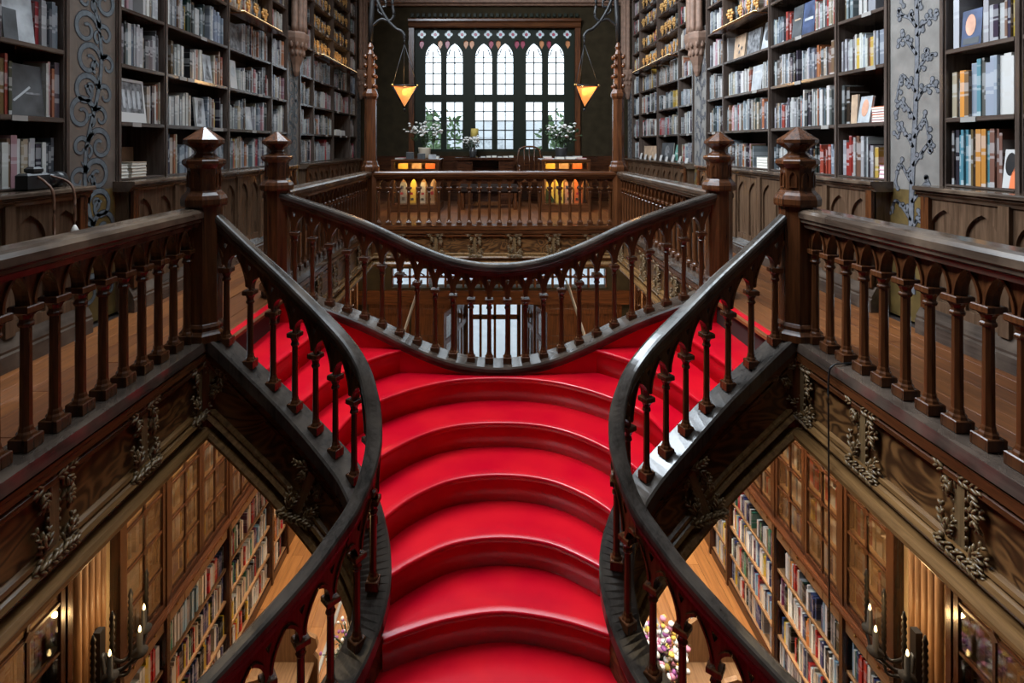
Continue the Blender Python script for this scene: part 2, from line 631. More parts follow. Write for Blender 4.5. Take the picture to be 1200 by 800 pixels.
cl = struct('ceiling', 'painted ceiling with a long glazed roof light over the stairs', 'ceiling', (0, 4, 5.6))
cm = MB()
cm.box(XL, XR, -2.0, 0.6, 5.6, 5.8).box(XL, XR, 8.3, YW, 5.6, 5.8)
cm.box(XL, -1.9, 0.6, 8.3, 5.6, 5.8).box(1.9, XR, 0.6, 8.3, 5.6, 5.8)
cm.build('ceiling_plaster', 'ceiling_paint', cl)
for i in range(5):
    x = -1.9 + 3.8 * i / 4
    MB().box(x - 0.03, x + 0.03, 0.6, 8.3, 5.66, 5.76).build('glazing_bar', 'case_y', cl)
for i in range(9):
    y = 0.6 + 7.7 * i / 8
    MB().box(-1.9, 1.9, y - 0.03, y + 0.03, 5.67, 5.75).build('glazing_bar', 'case_x', cl)
MB().box(-1.9, 1.9, 0.6, 8.3, 5.77, 5.78).build('roof_glass', 'window_glass', cl)


def planks(parent, x0, x1, y0, y1, zt, wdt, mats, rng, name='plank', lo=1.3, hi=2.4):
    n = max(1, round((x1 - x0) / wdt))
    wdt = (x1 - x0) / n
    for i in range(n):
        y = y0 - rng.uniform(0, 1.0)
        while y < y1 - 0.02:
            ye = y + rng.uniform(lo, hi)
            if y1 - ye < 0.35:
                ye = y1
            a, b_ = max(y, y0), min(ye, y1)
            if b_ - a > 0.03:
                dz = rng.uniform(-0.0012, 0.0012)
                me = MB().bevbox(x0 + i * wdt + 0.0012, x0 + (i + 1) * wdt - 0.0012, a + 0.001, b_ - 0.001, zt - 0.022, zt + dz, 0.0018).mesh(name, rng.choice(mats))
                obj(name, me, parent)
            y = ye


rg = random.Random(3)
fl = struct('floor', 'reddish brown plank floor of the upper gallery', 'floor', (0, 7, 0))
fm = MB()
fm.box(XL, -1.775, -1.75, YW, -0.28, -0.02).box(1.775, XR, -1.75, YW, -0.28, -0.02)
fm.box(-1.775, -1.64, Y1 + 0.05, Y2 - 0.05, -0.28, -0.02).box(1.64, 1.775, Y1 + 0.05, Y2 - 0.05, -0.28, -0.02)
fm.box(-1.775, 1.775, Y3 + 0.04, YW, -0.28, -0.02).box(-1.775, 1.775, -1.75, 0.45, -0.28, -0.02)
fm.build('subfloor', 'case_back', fl)
PL = ['plank_a', 'plank_b', 'plank_c']
for s in (-1, 1):
    xo = 2.62 if s > 0 else 2.57
    a, b_ = sorted((s * 1.80, s * xo))
    planks(fl, a, b_, 0.45, Y3 + 0.1, 0.0, 0.115, PL, rg)
    a, b_ = sorted((s * 1.60, s * 1.80))
    planks(fl, a, b_, Y1 - 0.02, Y2 + 0.02, 0.0, 0.10, PL, rg)
planks(fl, -2.57, 2.62, Y3 + 0.1, YW, 0.0, 0.13, PL, rg)
MB().box(-2.57, 2.62, -1.75, 0.45, -0.02, 0.0).build('plank', 'plank_a', fl)

gf = struct('floor_ground', 'orange plank floor of the shop seen far below the stairs', 'floor', (0, 5, GZ))
MB().box(XL, XR, -1.75, YW + 0.3, GZ - 0.15, GZ - 0.022).build('subfloor', 'case_back', gf)
planks(gf, -2.7, 2.8, 2.3, YW, GZ, 0.14, ['ground_a', 'ground_b'], rg, lo=1.8, hi=3.2)
MB().box(-2.7, 2.8, -1.75, 2.3, GZ - 0.022, GZ).build('plank', 'ground_b', gf)
st = tag(MB().box(-7, 7, YW + 0.3, 30, GZ - 0.2, GZ - 0.06).build('street_ground', 'street'), 'pale paved street outside the shop door', 'street', kind='structure')

# outside: pale building across the street and two trees, faintly seen through the panes
ob = thing('street_building', 'pale building across the street seen through the window panes', 'building', (0, 24, GZ - 0.06))
MB().box(-13, 13, 24, 26, GZ - 0.06, 2.2).build('wall', 'facade_pale', ob)
for i in range(9):
    for z in (-2.6, 0.0):
        x = -9.6 + i * 2.4
        MB().box(x - 0.5, x + 0.5, 23.96, 24.02, z, z + 1.5).build('window', 'cover_pale', ob)


def leaf_cloud(n, c, r, ls, rng, mb=None):
    mb = mb or MB()
    for _ in range(n):
        d = Vector((rng.gauss(0, 1), rng.gauss(0, 1), rng.gauss(0, 1)))
        d.normalize()
        p = Vector(c) + Vector((d.x * r[0], d.y * r[1], d.z * r[2])) * rng.uniform(0.35, 1.0)
        a = Vector((rng.gauss(0, 1), rng.gauss(0, 1), rng.gauss(0, 1))).normalized()
        b_ = a.cross(Vector((0.3, 0.8, 0.5))).normalized()
        q = ls * rng.uniform(0.6, 1.3)
        mb.add([p - a * q, p + b_ * q * 0.4, p + a * q, p - b_ * q * 0.4], [(0, 1, 2, 3)])
    return mb


for x, y, lab in ((-1.9, 16.5, 'leafy street tree outside the window beside the pale blossom bouquet'), (2.6, 17.0, 'leafy street tree outside the window above the dark bouquet')):
    tr = thing('street_tree', lab, 'tree', (x, y, GZ - 0.06), 'trees in the street outside')
    MB().tube([(x, y, GZ - 0.06), (x + 0.1, y, -1.0), (x, y, 0.8)], [0.14, 0.11, 0.07], 8).build('trunk', 'case_z', tr)
    leaf_cloud(520, (x, y, 1.4), (1.3, 1.0, 1.0), 0.13, rg).build('crown', 'backdrop_leaf', tr)

# ================================================================== STAIRCASE
R = 0.1752


def mir(c):
    """right half (centre -> end) to a whole curve, left to right"""
    return [Vector((-p[0], p[1])) for p in reversed(c[1:])] + [Vector(p) for p in c]


def sm2(pts, per=5):
    return [Vector((p[0], p[1])) for p in smooth([(a, b_) for a, b_ in pts], per)]


half = {
    0: [(0, 3.95), (0.30, 3.915), (0.55, 3.80), (0.777, 3.61), (0.905, 3.44), (0.955, 3.22), (0.970, 3.03)],
    1: [(0, 3.657), (0.30, 3.615), (0.53, 3.475), (0.715, 3.26), (0.795, 3.09), (0.815, 2.95)],
    2: [(0, 3.369), (0.28, 3.32), (0.49, 3.175), (0.625, 3.00), (0.675, 2.87)],
    3: [(0, 3.075), (0.26, 3.03), (0.46, 2.905), (0.59, 2.785)],
    4: [(0, 2.79), (0.26, 2.75), (0.44, 2.69), (0.575, 2.63)],
    5: [(0, 2.50), (0.26, 2.493), (0.47, 2.48), (0.67, 2.48)],
    6: [(0, 2.21), (0.45, 2.24), (0.87, 2.31)],
    7: [(0, 1.92), (0.60, 1.98), (1.09, 2.16)],
    8: [(0, 1.63), (0.70, 1.70), (1.34, 1.98)],
    9: [(0, 1.34), (0.80, 1.40), (1.55, 1.76)],
}
for i in range(10, 21):
    y = 3.95 - 0.29 * i
    half[i] = [(0, y), (0.8, y + 0.03), (1.66, y + 0.10)]
NOS = {i: sm2([tuple(q) for q in mir(h)]) for i, h in half.items()}
Acurve = sm2([(1.262, 4.13), (1.30, 3.84), (1.36, 3.42), (1.392, 3.22), (1.405, 3.11)])
Bcurve = sm2([(0.66, 4.06), (0.758, 3.985), (0.92, 3.82), (1.07, 3.57), (1.155, 3.27), (1.190, 3.09)])
Fcurve = [Vector((1.62, 4.13)), Vector((1.62, 3.12))]
flipx = lambda c: [Vector((-p.x, p.y)) for p in reversed(c)]


def offset_curve(c, d):
    T = tangents2d(c)
    return [Vector((p.x - t.y * k * d, p.y + t.x * k * d)) for p, (t, k) in zip(c, T)]


stair = thing('staircase', 'forked staircase with curved steps covered in glossy crimson red', 'staircase', (0, 3.3, GZ))


def step(front, back, z, name='step', drop=0.19):
    mb = MB()
    pr = [(0.045, 0), (0.010, 0), (0.004, -0.003), (0.0, -0.011), (0.003, -0.021), (0.010, -0.028), (0.020, -0.033), (0.021, -0.05), (0.021, -drop)]
    path = [(p.x, p.y, z) for p in front]
    mb.sweep(path, pr, closed=False, smooth=True, flip=1)
    a = offset_curve(front, 0.045)
    bk = offset_curve(back, 0.04)
    poly = a + list(reversed(bk))
    tris = tessellate_polygon([[Vector((p.x, p.y, 0)) for p in poly]])
    mb.add([(p.x, p.y, z) for p in poly], [tuple(t) for t in tris])
    a2 = offset_curve(front, 0.021)
    poly2 = a2 + list(reversed(bk))
    tris2 = tessellate_polygon([[Vector((p.x, p.y, 0)) for p in poly2]])
    n = len(poly2)
    mb.add([(p.x, p.y, z - drop) for p in poly2], [tuple(reversed(t)) for t in tris2])
    me = mb.mesh(name, 'red_carpet')
    # all treads face up
    import bmesh
    bm = bmesh.new()
    bm.from_mesh(me)
    bmesh.ops.remove_doubles(bm, verts=bm.verts, dist=1e-5)
    for f in bm.faces:
        c = f.calc_center_median()
        if f.normal.z < -0.99 and c.z > z - 0.002:
            f.normal_flip()
    bm.to_mesh(me)
    bm.free()
    return obj(name, me, stair)


def riser_edge(front, z):
    """red nosing and riser under the gallery floor edge"""
    pr = [(0.055, 0.002), (0.010, 0.002), (0.003, -0.002), (0.0, -0.011), (0.003, -0.022), (0.012, -0.030), (0.020, -0.034), (0.021, -0.19)]
    return MB().sweep([(p.x, p.y, z) for p in front], pr, closed=False, smooth=True).build('step', 'red_carpet', stair)


for s in (1, -1):
    f_ = (lambda c: c) if s > 0 else flipx
    riser_edge(f_(Fcurve), 0.0)
    step(f_(Acurve), f_(Fcurve), -R)
    step(f_(Bcurve), f_(Acurve), -2 * R)
step(NOS[0], flipx(Bcurve) + list(Bcurve), -3 * R)
for i in range(1, 20):
    step(NOS[i], NOS[i - 1], -(3 + i) * R)

# ------------------------------------------------------------------ balusters, arches, rails
_bal, _arch = {}, {}


def baluster_mesh(H, k=1.0):
    if (H, k) not in _bal:
        mb = MB()
        mb.bevbox(-0.039, 0.039, -0.039, 0.039, 0, 0.048, 0.004)
        mb.lathe([(0.036, 0.046), (0.033, 0.058), (0.027, 0.066), (0.0255, 0.078), (0.0225, 0.085), (0.020, H - 0.075)], 8, rot=PI / 8)
        mb.lathe([(0.025, H - 0.078), (0.029, H - 0.072), (0.029, H - 0.066), (0.024, H - 0.060), (0.023, H - 0.050), (0.030, H - 0.036), (0.040, H - 0.026)], 8, rot=PI / 8)
        mb.bevbox(-0.040, 0.040, -0.040, 0.040, H - 0.028, H, 0.004)
        mb.v = [(x * k, y * k, z) for x, y, z in mb.v]
        _bal[(H, k)] = mb.mesh('baluster', 'mahogany_z')
    return _bal[(H, k)]


def arch_mesh(s, h, slope, hole):
    key = (round(s, 3), round(h, 3), round(slope / 0.04), hole)
    if key in _arch:
        return _arch[key]
    m_ = round(slope / 0.04) * 0.04
    c, t = 0.015, 0.017
    wv = s / 2 - c
    a = h * (0.97 if not hole else 0.76)
    Rr = 3.4 * wv
    vmax = Rr * math.sin(math.acos((Rr - wv) / Rr))
    arc = []
    for k in range(8):
        th = math.acos((Rr - wv) / Rr) * k / 7
        arc.append((c + Rr - Rr * math.cos(th), Rr * math.sin(th) * a / vmax))
    fr = lambda u, v, d: (u, d, v + m_ * u)
    outer = [(-c, 0), (c, 0)] + arc[1:] + [(s / 2, h), (-s / 2, h)] + [(-u, v) for u, v in reversed(arc[1:])]
    holes = []
    if hole:
        holes = [[(-0.013, h * 0.80), (0.013, h * 0.80), (0.009, h * 0.70), (0, h * 0.58), (-0.009, h * 0.70)]]
    mb = MB().plate(outer, holes, fr, -t, t)
    for sg in (-1, 1):   # proud rib that follows the pointed arch
        rib = [(sg * u, v) for u, v in arc]
        inn = [(sg * max(0.002, u - 0.010), v + 0.003) for u, v in arc]
        poly = rib + list(reversed(inn))
        for d0, d1 in ((-t - 0.010, -t + 0.002), (t - 0.002, t + 0.010)):
            mb.plate(poly, [], fr, d0, d1)
    me = mb.mesh('arch', 'mahogany_z')
    fix_normals(me)
    _arch[key] = me
    return me


def rail_profile(wd, hh):
    a = wd / 2
    return [(-a * .62, 0), (-a * .70, hh * .22), (-a * .86, hh * .30), (-a * .86, hh * .42), (-a, hh * .52), (-a, hh * .80), (-a * .86, hh * .95), (-a * .5, hh),
            (a * .5, hh), (a * .86, hh * .95), (a, hh * .80), (a, hh * .52), (a * .86, hh * .42), (a * .86, hh * .30), (a * .70, hh * .22), (a * .62, 0)][::-1]


def resample(path, s, start, end_gap):
    """points every s along the plan length: (pos, tangent, slope)"""
    L = [0.0]
    for a, b_ in zip(path, path[1:]):
        L.append(L[-1] + math.hypot(b_[0] - a[0], b_[1] - a[1]))
    out, d = [], start
    total = L[-1] - end_gap
    n = round((total - start) / s)
    s2 = (total - start) / max(1, n)
    for k in range(n + 1):
        d = start + k * s2
        i = max(j for j in range(len(L) - 1) if L[j] <= d + 1e-9)
        seg = max(1e-9, L[i + 1] - L[i])
        t = min(1.0, (d - L[i]) / seg)
        p = Vector(path[i]).lerp(Vector(path[i + 1]), t)
        tg = Vector(path[i + 1]) - Vector(path[i])
        hl = math.hypot(tg.x, tg.y)
        out.append((p, tg, tg.z / hl))
    return out, s2


def balustrade(name, label, path, H, ah, rw, rh, spacing, start, gap, hole, railmat, ledge=None, ledgemat=None, group=None, flip=1, trim_ends=None):
    mid = path[len(path) // 2]
    t = thing(name, label, 'balustrade', (mid[0], mid[1], mid[2]), group)
    pts, s2 = resample(path, spacing, start, gap)
    for p, tg, sl in pts:
        ang = math.atan2(tg.y, tg.x)
        obj('baluster', baluster_mesh(H, 0.80 if hole else 0.92), t, p - Vector((0, 0, 0.012 if abs(sl) > 0.1 else 0)), (0, 0, ang))
        me = arch_mesh(s2, ah, sl, hole)
        obj('arch', me, t, p + Vector((0, 0, H - 0.001)), (0, 0, ang))
    rp = [(p[0], p[1], p[2] + H + ah - 0.004) for p in path]
    sl = MB().sweep(rp, rail_profile(rw, rh), flip=flip).build('handrail', railmat, t, recalc=True)
    if ledge:
        MB().sweep(path, ledge, flip=flip).build('foot_ledge', ledgemat or railmat, t, recalc=True)
    return t


LEDGE_G = [(0.095, 0), (0.095, -0.052), (0.075, -0.062), (-0.09, -0.062), (-0.09, 0)]
LEDGE_S = [(0.075, 0), (0.085, -0.012), (0.085, -0.085), (0.070, -0.095), (-0.075, -0.095), (-0.085, -0.07), (-0.085, -0.01), (-0.075, 0)]
LZ = 0.06
for s in (-1, 1):
    desc = 'shadowed' if s < 0 else 'brown'
    where = 'beside the hanging camera strap' if s < 0 else 'in front of the tree-painted panel'
    balustrade('gallery_balustrade', f'carved wooden gallery balustrade of pointed arches {where}',
               [(s * XB, 0.45, LZ), (s * XB, 3.10, LZ)], 0.520, 0.120, 0.165, 0.104, 0.1345, 0.08, 0.075, False, 'rail_y', LEDGE_G, 'ledge_y',
               'gallery balustrades', flip=s)
    balustrade('gallery_balustrade', f'distant carved balustrade along the {SIDE[s]} gallery between tall newel and red-brown column',
               [(s * XB, Y2 + 0.02, LZ), (s * XB, Y3 - 0.02, LZ)], 0.520, 0.120, 0.165, 0.104, 0.1345, 0.16, 0.12, False, 'rail_y', LEDGE_G, 'ledge_y',
               'gallery balustrades', flip=s)
balustrade('gallery_balustrade', 'straight carved balustrade across the front of the window end of the gallery',
           [(-1.66, Y3, LZ), (1.66, Y3, LZ)], 0.520, 0.120, 0.165, 0.104, 0.138, 0.07, 0.07, False, 'mahogany_x', LEDGE_G, 'mahogany_x', 'gallery balustrades', flip=-1)

# rail that dips behind the landing
bx = [(-1.70, .816), (-1.45, .735), (-1.19, .650), (-0.95, .560), (-0.60, .405), (-0.31, .308), (0, .272), (.31, .308), (.60, .405), (.95, .560), (1.19, .650), (1.45, .735), (1.70, .816)]
bp_ = smooth([(x, 4.17 - 0.10 * (0.5 + 0.5 * math.cos(PI * x / 1.70)), z - 0.74) for x, z in bx], 4)
LEDGE_B = [(-0.085, 0), (-0.095, -0.012), (-0.095, -0.035), (-0.085, -0.04), (-0.085, -0.07), (0.085, -0.07), (0.095, 0)]
bb = balustrade('landing_balustrade', 'sagging carved balustrade curving down behind the red stair landing', bp_, 0.48, 0.175, 0.096, 0.088, 0.1335, 0.15, 0.15, True, 'stair_rail_x', LEDGE_B, 'ledge_x')
MB().sweep(bp_, [(-0.070, -0.06), (-0.070, -0.80), (-0.03, -0.80), (-0.03, -0.06)]).build('red_skirt', 'red_carpet', bb, recalc=True)
MB().sweep(bp_, [(-0.03, -0.06), (-0.03, -0.62), (0.05, -0.62), (0.07, -0.58), (0.05, -0.54), (0.05, -0.10), (0.07, -0.06)]).build('back_panel', 'burl_x', bb, recalc=True)

# outer stair rails, from the first newels down round the turn to the shop floor
RAILP = [(1.70, 3.13, .845), (1.429, 3.12, .594), (1.221, 3.09, .421), (1.003, 3.02, .249), (.811, 2.93, .116), (.688, 2.86, .012), (.620, 2.81, -.085), (.580, 2.76, -.19),
         (.566, 2.69, -.30), (.584, 2.61, -.405), (.63, 2.54, -.51), (.706, 2.46, -.600), (.79, 2.38, -.686), (.93, 2.27, -.800), (1.11, 2.15, -.940),
         (1.35, 1.98, -1.11), (1.53, 1.80, -1.27), (1.64, 1.55, -1.47), (1.68, 1.2, -1.70), (1.68, 0.4, -2.19), (1.68, -0.5, -2.72), (1.68, -1.5, -3.30)]
FASC_UP = [(0.066, -0.062), (0.066, -0.105), (0.045, -0.115), (0.060, -0.125), (0.060, -0.145), (0.035, -0.160), (-0.05, -0.160), (-0.05, -0.062)]
FASC_PAN = [(0.030, -0.155), (0.030, -0.400), (-0.05, -0.400), (-0.05, -0.155)]
FASC_LOW = [(0.033, -0.372), (0.050, -0.380), (0.054, -0.396), (0.040, -0.404), (0.062, -0.414), (0.072, -0.432), (0.060, -0.450), (0.040, -0.458), (-0.05, -0.458), (-0.05, -0.372)]
FASC_BOT = [(0.035, -0.455), (0.035, -0.480), (0.075, -0.490), (0.090, -0.512), (0.090, -0.530), (0.070, -0.552), (-0.08, -0.552), (-0.08, -0.455)]


def shift(prof, dn, dz=0.0):
    return [(n + dn, z + dz) for n, z in prof]


# one carved acanthus cluster, facing local -y, hanging between the two mouldings (z 0 .. -0.34)
def carving_mesh():
    rng = random.Random(11)
    mb = MB()

    def leaf(p, ang, ln, tilt=0.5):
        d = Vector((math.cos(ang), 0, math.sin(ang)))
        for k in range(4):
            t = k / 3
            q = Vector(p) + d * (ln * t) + Vector((0, -0.012 * math.sin(PI * t) - 0.006, 0))
            wv = 0.013 * (1 - 0.55 * t)
            rot = Matrix.Rotation(-ang, 3, 'Y')
            for sg in (-1, 1):
                off = Vector((-math.sin(ang), 0, math.cos(ang))) * (wv * sg)
                r2 = Matrix.Rotation(-(ang + sg * 0.6), 3, 'Y')
                mb.blob(q + off, (0.021 * (1.15 - 0.45 * t), 0.009, 0.0062), r2, 6, 4)
        mb.blob(Vector(p) + d * ln * 0.5 + Vector((0, -0.010, 0)), (ln * 0.5, 0.006, 0.005), Matrix.Rotation(-ang, 3, 'Y'), 6, 4)

    # garland along the upper moulding
    for x in (-0.055, 0.0, 0.05):
        leaf((x, 0, -0.005), rng.uniform(-0.3, 0.3) + (PI if x < 0 else 0), 0.06)
    leaf((-0.03, 0, -0.03), -2.0, 0.07)
    leaf((-0.06, 0, -0.02), -1.3, 0.075)
    leaf((0.05, 0, -0.03), -0.9, 0.05)
    leaf((0.06, 0, -0.09), -1.3, 0.06)
    leaf((0.05, 0, -0.10), 0.4, 0.04)
    # strap in the middle
    mb.box(-0.022, 0.022, -0.008, 0.01, -0.30, -0.01)
    for k in range(6):
        mb.blob((-0.026, -0.004, -0.07 - 0.035 * k), (0.008, 0.008, 0.010))
        mb.blob((0.026, -0.004, -0.07 - 0.035 * k), (0.008, 0.008, 0.010))
    # lower bunches and the garland on the lower moulding
    leaf((-0.055, 0, -0.23), 1.9, 0.085)
    leaf((-0.05, 0, -0.24), 1.2, 0.07)
    leaf((0.055, 0, -0.26), 1.1, 0.075)
    leaf((0.06, 0, -0.24), 0.2, 0.05)
    leaf((0.07, 0, -0.26), -0.8, 0.05)
    for x in (-0.09, -0.04, 0.01, 0.05):
        leaf((x, -0.012, -0.285), rng.uniform(-0.35, 0.2), 0.055)
    for _ in range(10):
        mb.blob((rng.uniform(-0.08, 0.08), -0.015, -0.28 + rng.uniform(-0.02, 0.02)), (0.012, 0.012, 0.012))
    return mb.mesh('carved_leaf_ornament', 'carved')


CARV = carving_mesh()


def carving(parent, x, y, z, facing, scale=1.0, slope=None):
    o = obj('carved_leaf_ornament', CARV, parent, (x, y, z), (0, 0, facing + PI / 2))
    o.scale = (scale,) * 3
    if slope:
        o.rotation_euler = (0, slope, 0)
    return o


def fascia(name, label, path, flip, ys=(), facing=0.0, axis='y', dn=0.025):
    mid = path[len(path) // 2]
    t = thing(name, label, 'fascia', (mid[0], mid[1], mid[2] - 0.3), 'carved gallery fascias')
    MB().sweep(path, shift(FASC_UP, dn), flip=flip).build('upper_moulding', 'mahogany_' + axis, t, recalc=True)
    MB().sweep(path, shift(FASC_PAN, dn), flip=flip).build('panel', 'burl_' + axis, t, recalc=True)
    MB().sweep(path, shift(FASC_LOW, dn), flip=flip).build('lower_moulding', 'gilt_moulding', t, recalc=True)
    MB().sweep(path, shift(FASC_BOT, dn), flip=flip).build('bottom_moulding', 'gilt_moulding', t, recalc=True)
    for (x, y) in ys:
        carving(t, x, y, path[0][2] - 0.125, facing, 1.0)
    return t


for s in (-1, 1):
    fx = s * (XB - 0.030 - 0.037)
    face = PI if s > 0 else 0.0
    fascia('gallery_fascia', f'carved wooden fascia under the nearer {SIDE[s]} gallery balustrade', [(s * XB, 0.45, LZ), (s * XB, 3.10, LZ)], s,
           [(fx, y) for y in (0.96, 1.485, 2.01, 2.535, 3.03)], face)
    fascia('gallery_fascia', f'carved wooden fascia under the distant {SIDE[s]} gallery balustrade', [(s * XB, Y2, LZ), (s * XB, Y3, LZ)], s,
           [(fx, y) for y in (4.6, 5.12, 5.65, 6.17, 6.7, 7.2)], face)
fascia('gallery_fascia', 'carved wooden fascia across the window end of the gallery', [(-1.66, Y3, LZ), (1.66, Y3, LZ)], -1,
       [(x, Y3 - 0.067) for x in (-1.32, -0.8, -0.27, 0.27, 0.8, 1.32)], -PI / 2, 'x')

for s in (-1, 1):
    # the rail on the left swings a little wider round the turn
    wide = [0, 0, 0, 0, .015, .04, .06] + [.07] * 30
    lp = smooth([(s * (x + (wide[i] if s < 0 else 0)), y, z - 0.70) for i, (x, y, z) in enumerate(RAILP)], 5)
    balustrade('stair_balustrade', f'dark twisting stair balustrade with carved arches on the {SIDE[s]} of the red steps',
               lp, 0.445, 0.165, 0.080, 0.090, 0.138, 0.13, 0.1, True, 'stair_rail_z', LEDGE_S, 'stair_rail_z', 'twin stair balustrades', flip=s)
    t = thing('stair_stringer', f'carved wooden stringer under the twisting {SIDE[s]} stair balustrade', 'stringer', (s * 1.0, 2.9, -1.0), 'stair stringers')
    for nm, pf, mt in (('upper_moulding', FASC_UP, 'mahogany_x'), ('panel', FASC_PAN, 'burl_x'), ('lower_moulding', FASC_LOW, 'gilt_moulding'), ('bottom_moulding', FASC_BOT, 'gilt_moulding')):
        MB().sweep(lp, shift(pf, 0.008, -0.03), flip=s).build(nm, mt, t, recalc=True)
    sl = math.atan(0.80) * s
    o = carving(t, s * 1.02, 2.975, -0.60, -PI / 2)
    o.rotation_euler = (0, -sl * 0.55, 0)
    o = carving(t, s * 1.60, 3.075, -0.095, -PI / 2)
    o.rotation_euler = (0, -sl * 0.9, 0)


# ------------------------------------------------------------------ newel posts
def newel(label, x, y, group):
    t = thing('newel_post', label, 'newel post', (x, y, -0.5), group)
    c = (x, y, 0)
    MB().lathe([(0.012, 1.256), (0.10, 1.192), (0.108, 1.186), (0.108, 1.168), (0.095, 1.160), (0.062, 1.135), (0.050, 1.118), (0.052, 1.108), (0.066, 1.096), (0.075, 1.086), (0.108, 1.074)][::-1], 8, c, PI / 8).build('finial', 'mahogany_z', t)
    MB().lathe([(0.108, 1.074), (0.114, 1.066), (0.114, 1.050), (0.098, 1.034), (0.090, 1.026), (0.088, 1.020)][::-1], 8, c, PI / 8).build('cap_moulding', 'mahogany_z', t)
    neck = MB().lathe([(0.088, 0.895), (0.088, 1.022)], 8, c, PI / 8).build('neck', 'mahogany_z', t)
    for k in range(8):
        a = k * PI / 4
        px, py = x + 0.0815 * math.cos(a), y + 0.0815 * math.sin(a)
        ca, sa = math.cos(a), math.sin(a)
        fr = lambda u, v, d: (px - sa * u + ca * d, py + ca * u + sa * d, v)
        pts = [(-0.022, 0.915), (0.022, 0.915), (0.022, 0.98), (0.014, 0.998), (0, 1.010), (-0.014, 0.998), (-0.022, 0.98)]
        inn = [(u * 0.72, 0.92 + (v - 0.915) * 0.86) for u, v in pts]
        MB().plate(pts, [inn], fr, -0.002, 0.006).build('lancet_frame', 'mahogany_z', neck, recalc=True)
    MB().lathe([(0.118, 0.81), (0.122, 0.822), (0.122, 0.850), (0.112, 0.872), (0.095, 0.888), (0.090, 0.898)], 8, c, PI / 8).build('collar_moulding', 'mahogany_z', t)
    MB().lathe([(0.096, -0.48), (0.096, 0.812)], 8, c, PI / 8).build('post', 'mahogany_z', t)
    MB().lathe([(0.128, 0.055), (0.128, 0.095), (0.118, 0.105), (0.110, 0.115), (0.110, 0.135), (0.100, 0.150), (0.094, 0.155)], 8, c, PI / 8).build('base_moulding', 'mahogany_z', t)


for s in (-1, 1):
    newel(f'tall octagonal newel post with pointed finial at the top of the {SIDE[s]} outer stair rail', s * XN, Y1, 'octagonal newel posts')
    newel(f'octagonal newel post where the sagging landing rail meets the {SIDE[s]} gallery', s * XN, Y2, 'octagonal newel posts')

# columns at the far corners
for s in (-1, 1):
    x = s * XN
    c = (x, Y3, 0)
    t = thing('gallery_column', f'slender reddish octagonal wooden column with crocketed pinnacle at the {SIDE[s]} window-end corner', 'column', (x, Y3, -0.5), 'corner columns')
    MB().lathe([(0.095, -0.48), (0.095, 0.80)], 8, c, PI / 8).build('post', 'mahogany_z', t)
    MB().lathe([(0.12, 0.80), (0.125, 0.83), (0.125, 0.86), (0.105, 0.89), (0.10, 0.92), (0.088, 0.94)], 8, c, PI / 8).build('base_moulding', 'mahogany_z', t)
    MB().lathe([(0.084, 0.93), (0.080, 1.80)], 8, c, PI / 8).build('shaft', 'mahogany_z', t)
    MB().lathe([(0.080, 1.78), (0.105, 1.82), (0.105, 1.86), (0.085, 1.90), (0.075, 1.92)], 8, c, PI / 8).build('capital', 'mahogany_z', t)
    MB().lathe([(0.072, 1.90), (0.060, 2.20), (0.050, 2.38), (0.055, 2.40), (0.03, 2.46), (0.045, 2.50), (0.012, 2.58)], 8, c, PI / 8).build('pinnacle', 'mahogany_z', t)
    for lv in (1.96, 2.10, 2.24, 2.36):
        for k in range(4):
            a = PI / 4 + k * PI / 2
            MB().blob((x + 0.082 * math.cos(a), Y3 + 0.082 * math.sin(a), lv), (0.03, 0.03, 0.035), None, 6, 4).build('crocket', 'mahogany_z', t)

# ================================================================== BOOKCASES ON THE GALLERY
XF = {-1: 2.645, 1: 2.70}      # shelf fronts
XC = {-1: 2.55, 1: 2.60}       # counter fronts
SH = [0.92, 1.32, 1.73, 2.13, 2.55, 2.90, 3.27, 3.61, 3.95]
UNITS = {0: [1.75, 2.85, 3.33], 1: [3.80, 4.35, 5.39, 6.45, 6.95], 2: [7.42, 7.98, 9.0, 10.05, 10.57]}
zmax_at = lambda y: 1.155 + 170 * y / 640 + 0.30
UNAME = {0: 'beside the stairwell', 1: 'behind the stair newels', 2: 'towards the window'}
BOOKS = []     # every shelved book: dict


def arch_poly(y0, y1, z0, zs, za, n=6):
    """pointed-arch outline (y, z): springs at zs, apex za"""
    ym, hw = (y0 + y1) / 2, (y1 - y0) / 2
    Rr = 2.0 * hw
    th = math.acos((Rr - hw) / Rr)
    vm = Rr * math.sin(th)
    right = []
    for k in range(n + 1):
        a = th * k / n
        right.append((y1 - Rr + Rr * math.cos(a), zs + Rr * math.sin(a) * (za - zs) / vm))
    left = [(2 * ym - y, z) for y, z in reversed(right[:-1])]
    return [(y0, z0), (y1, z0)] + right + left


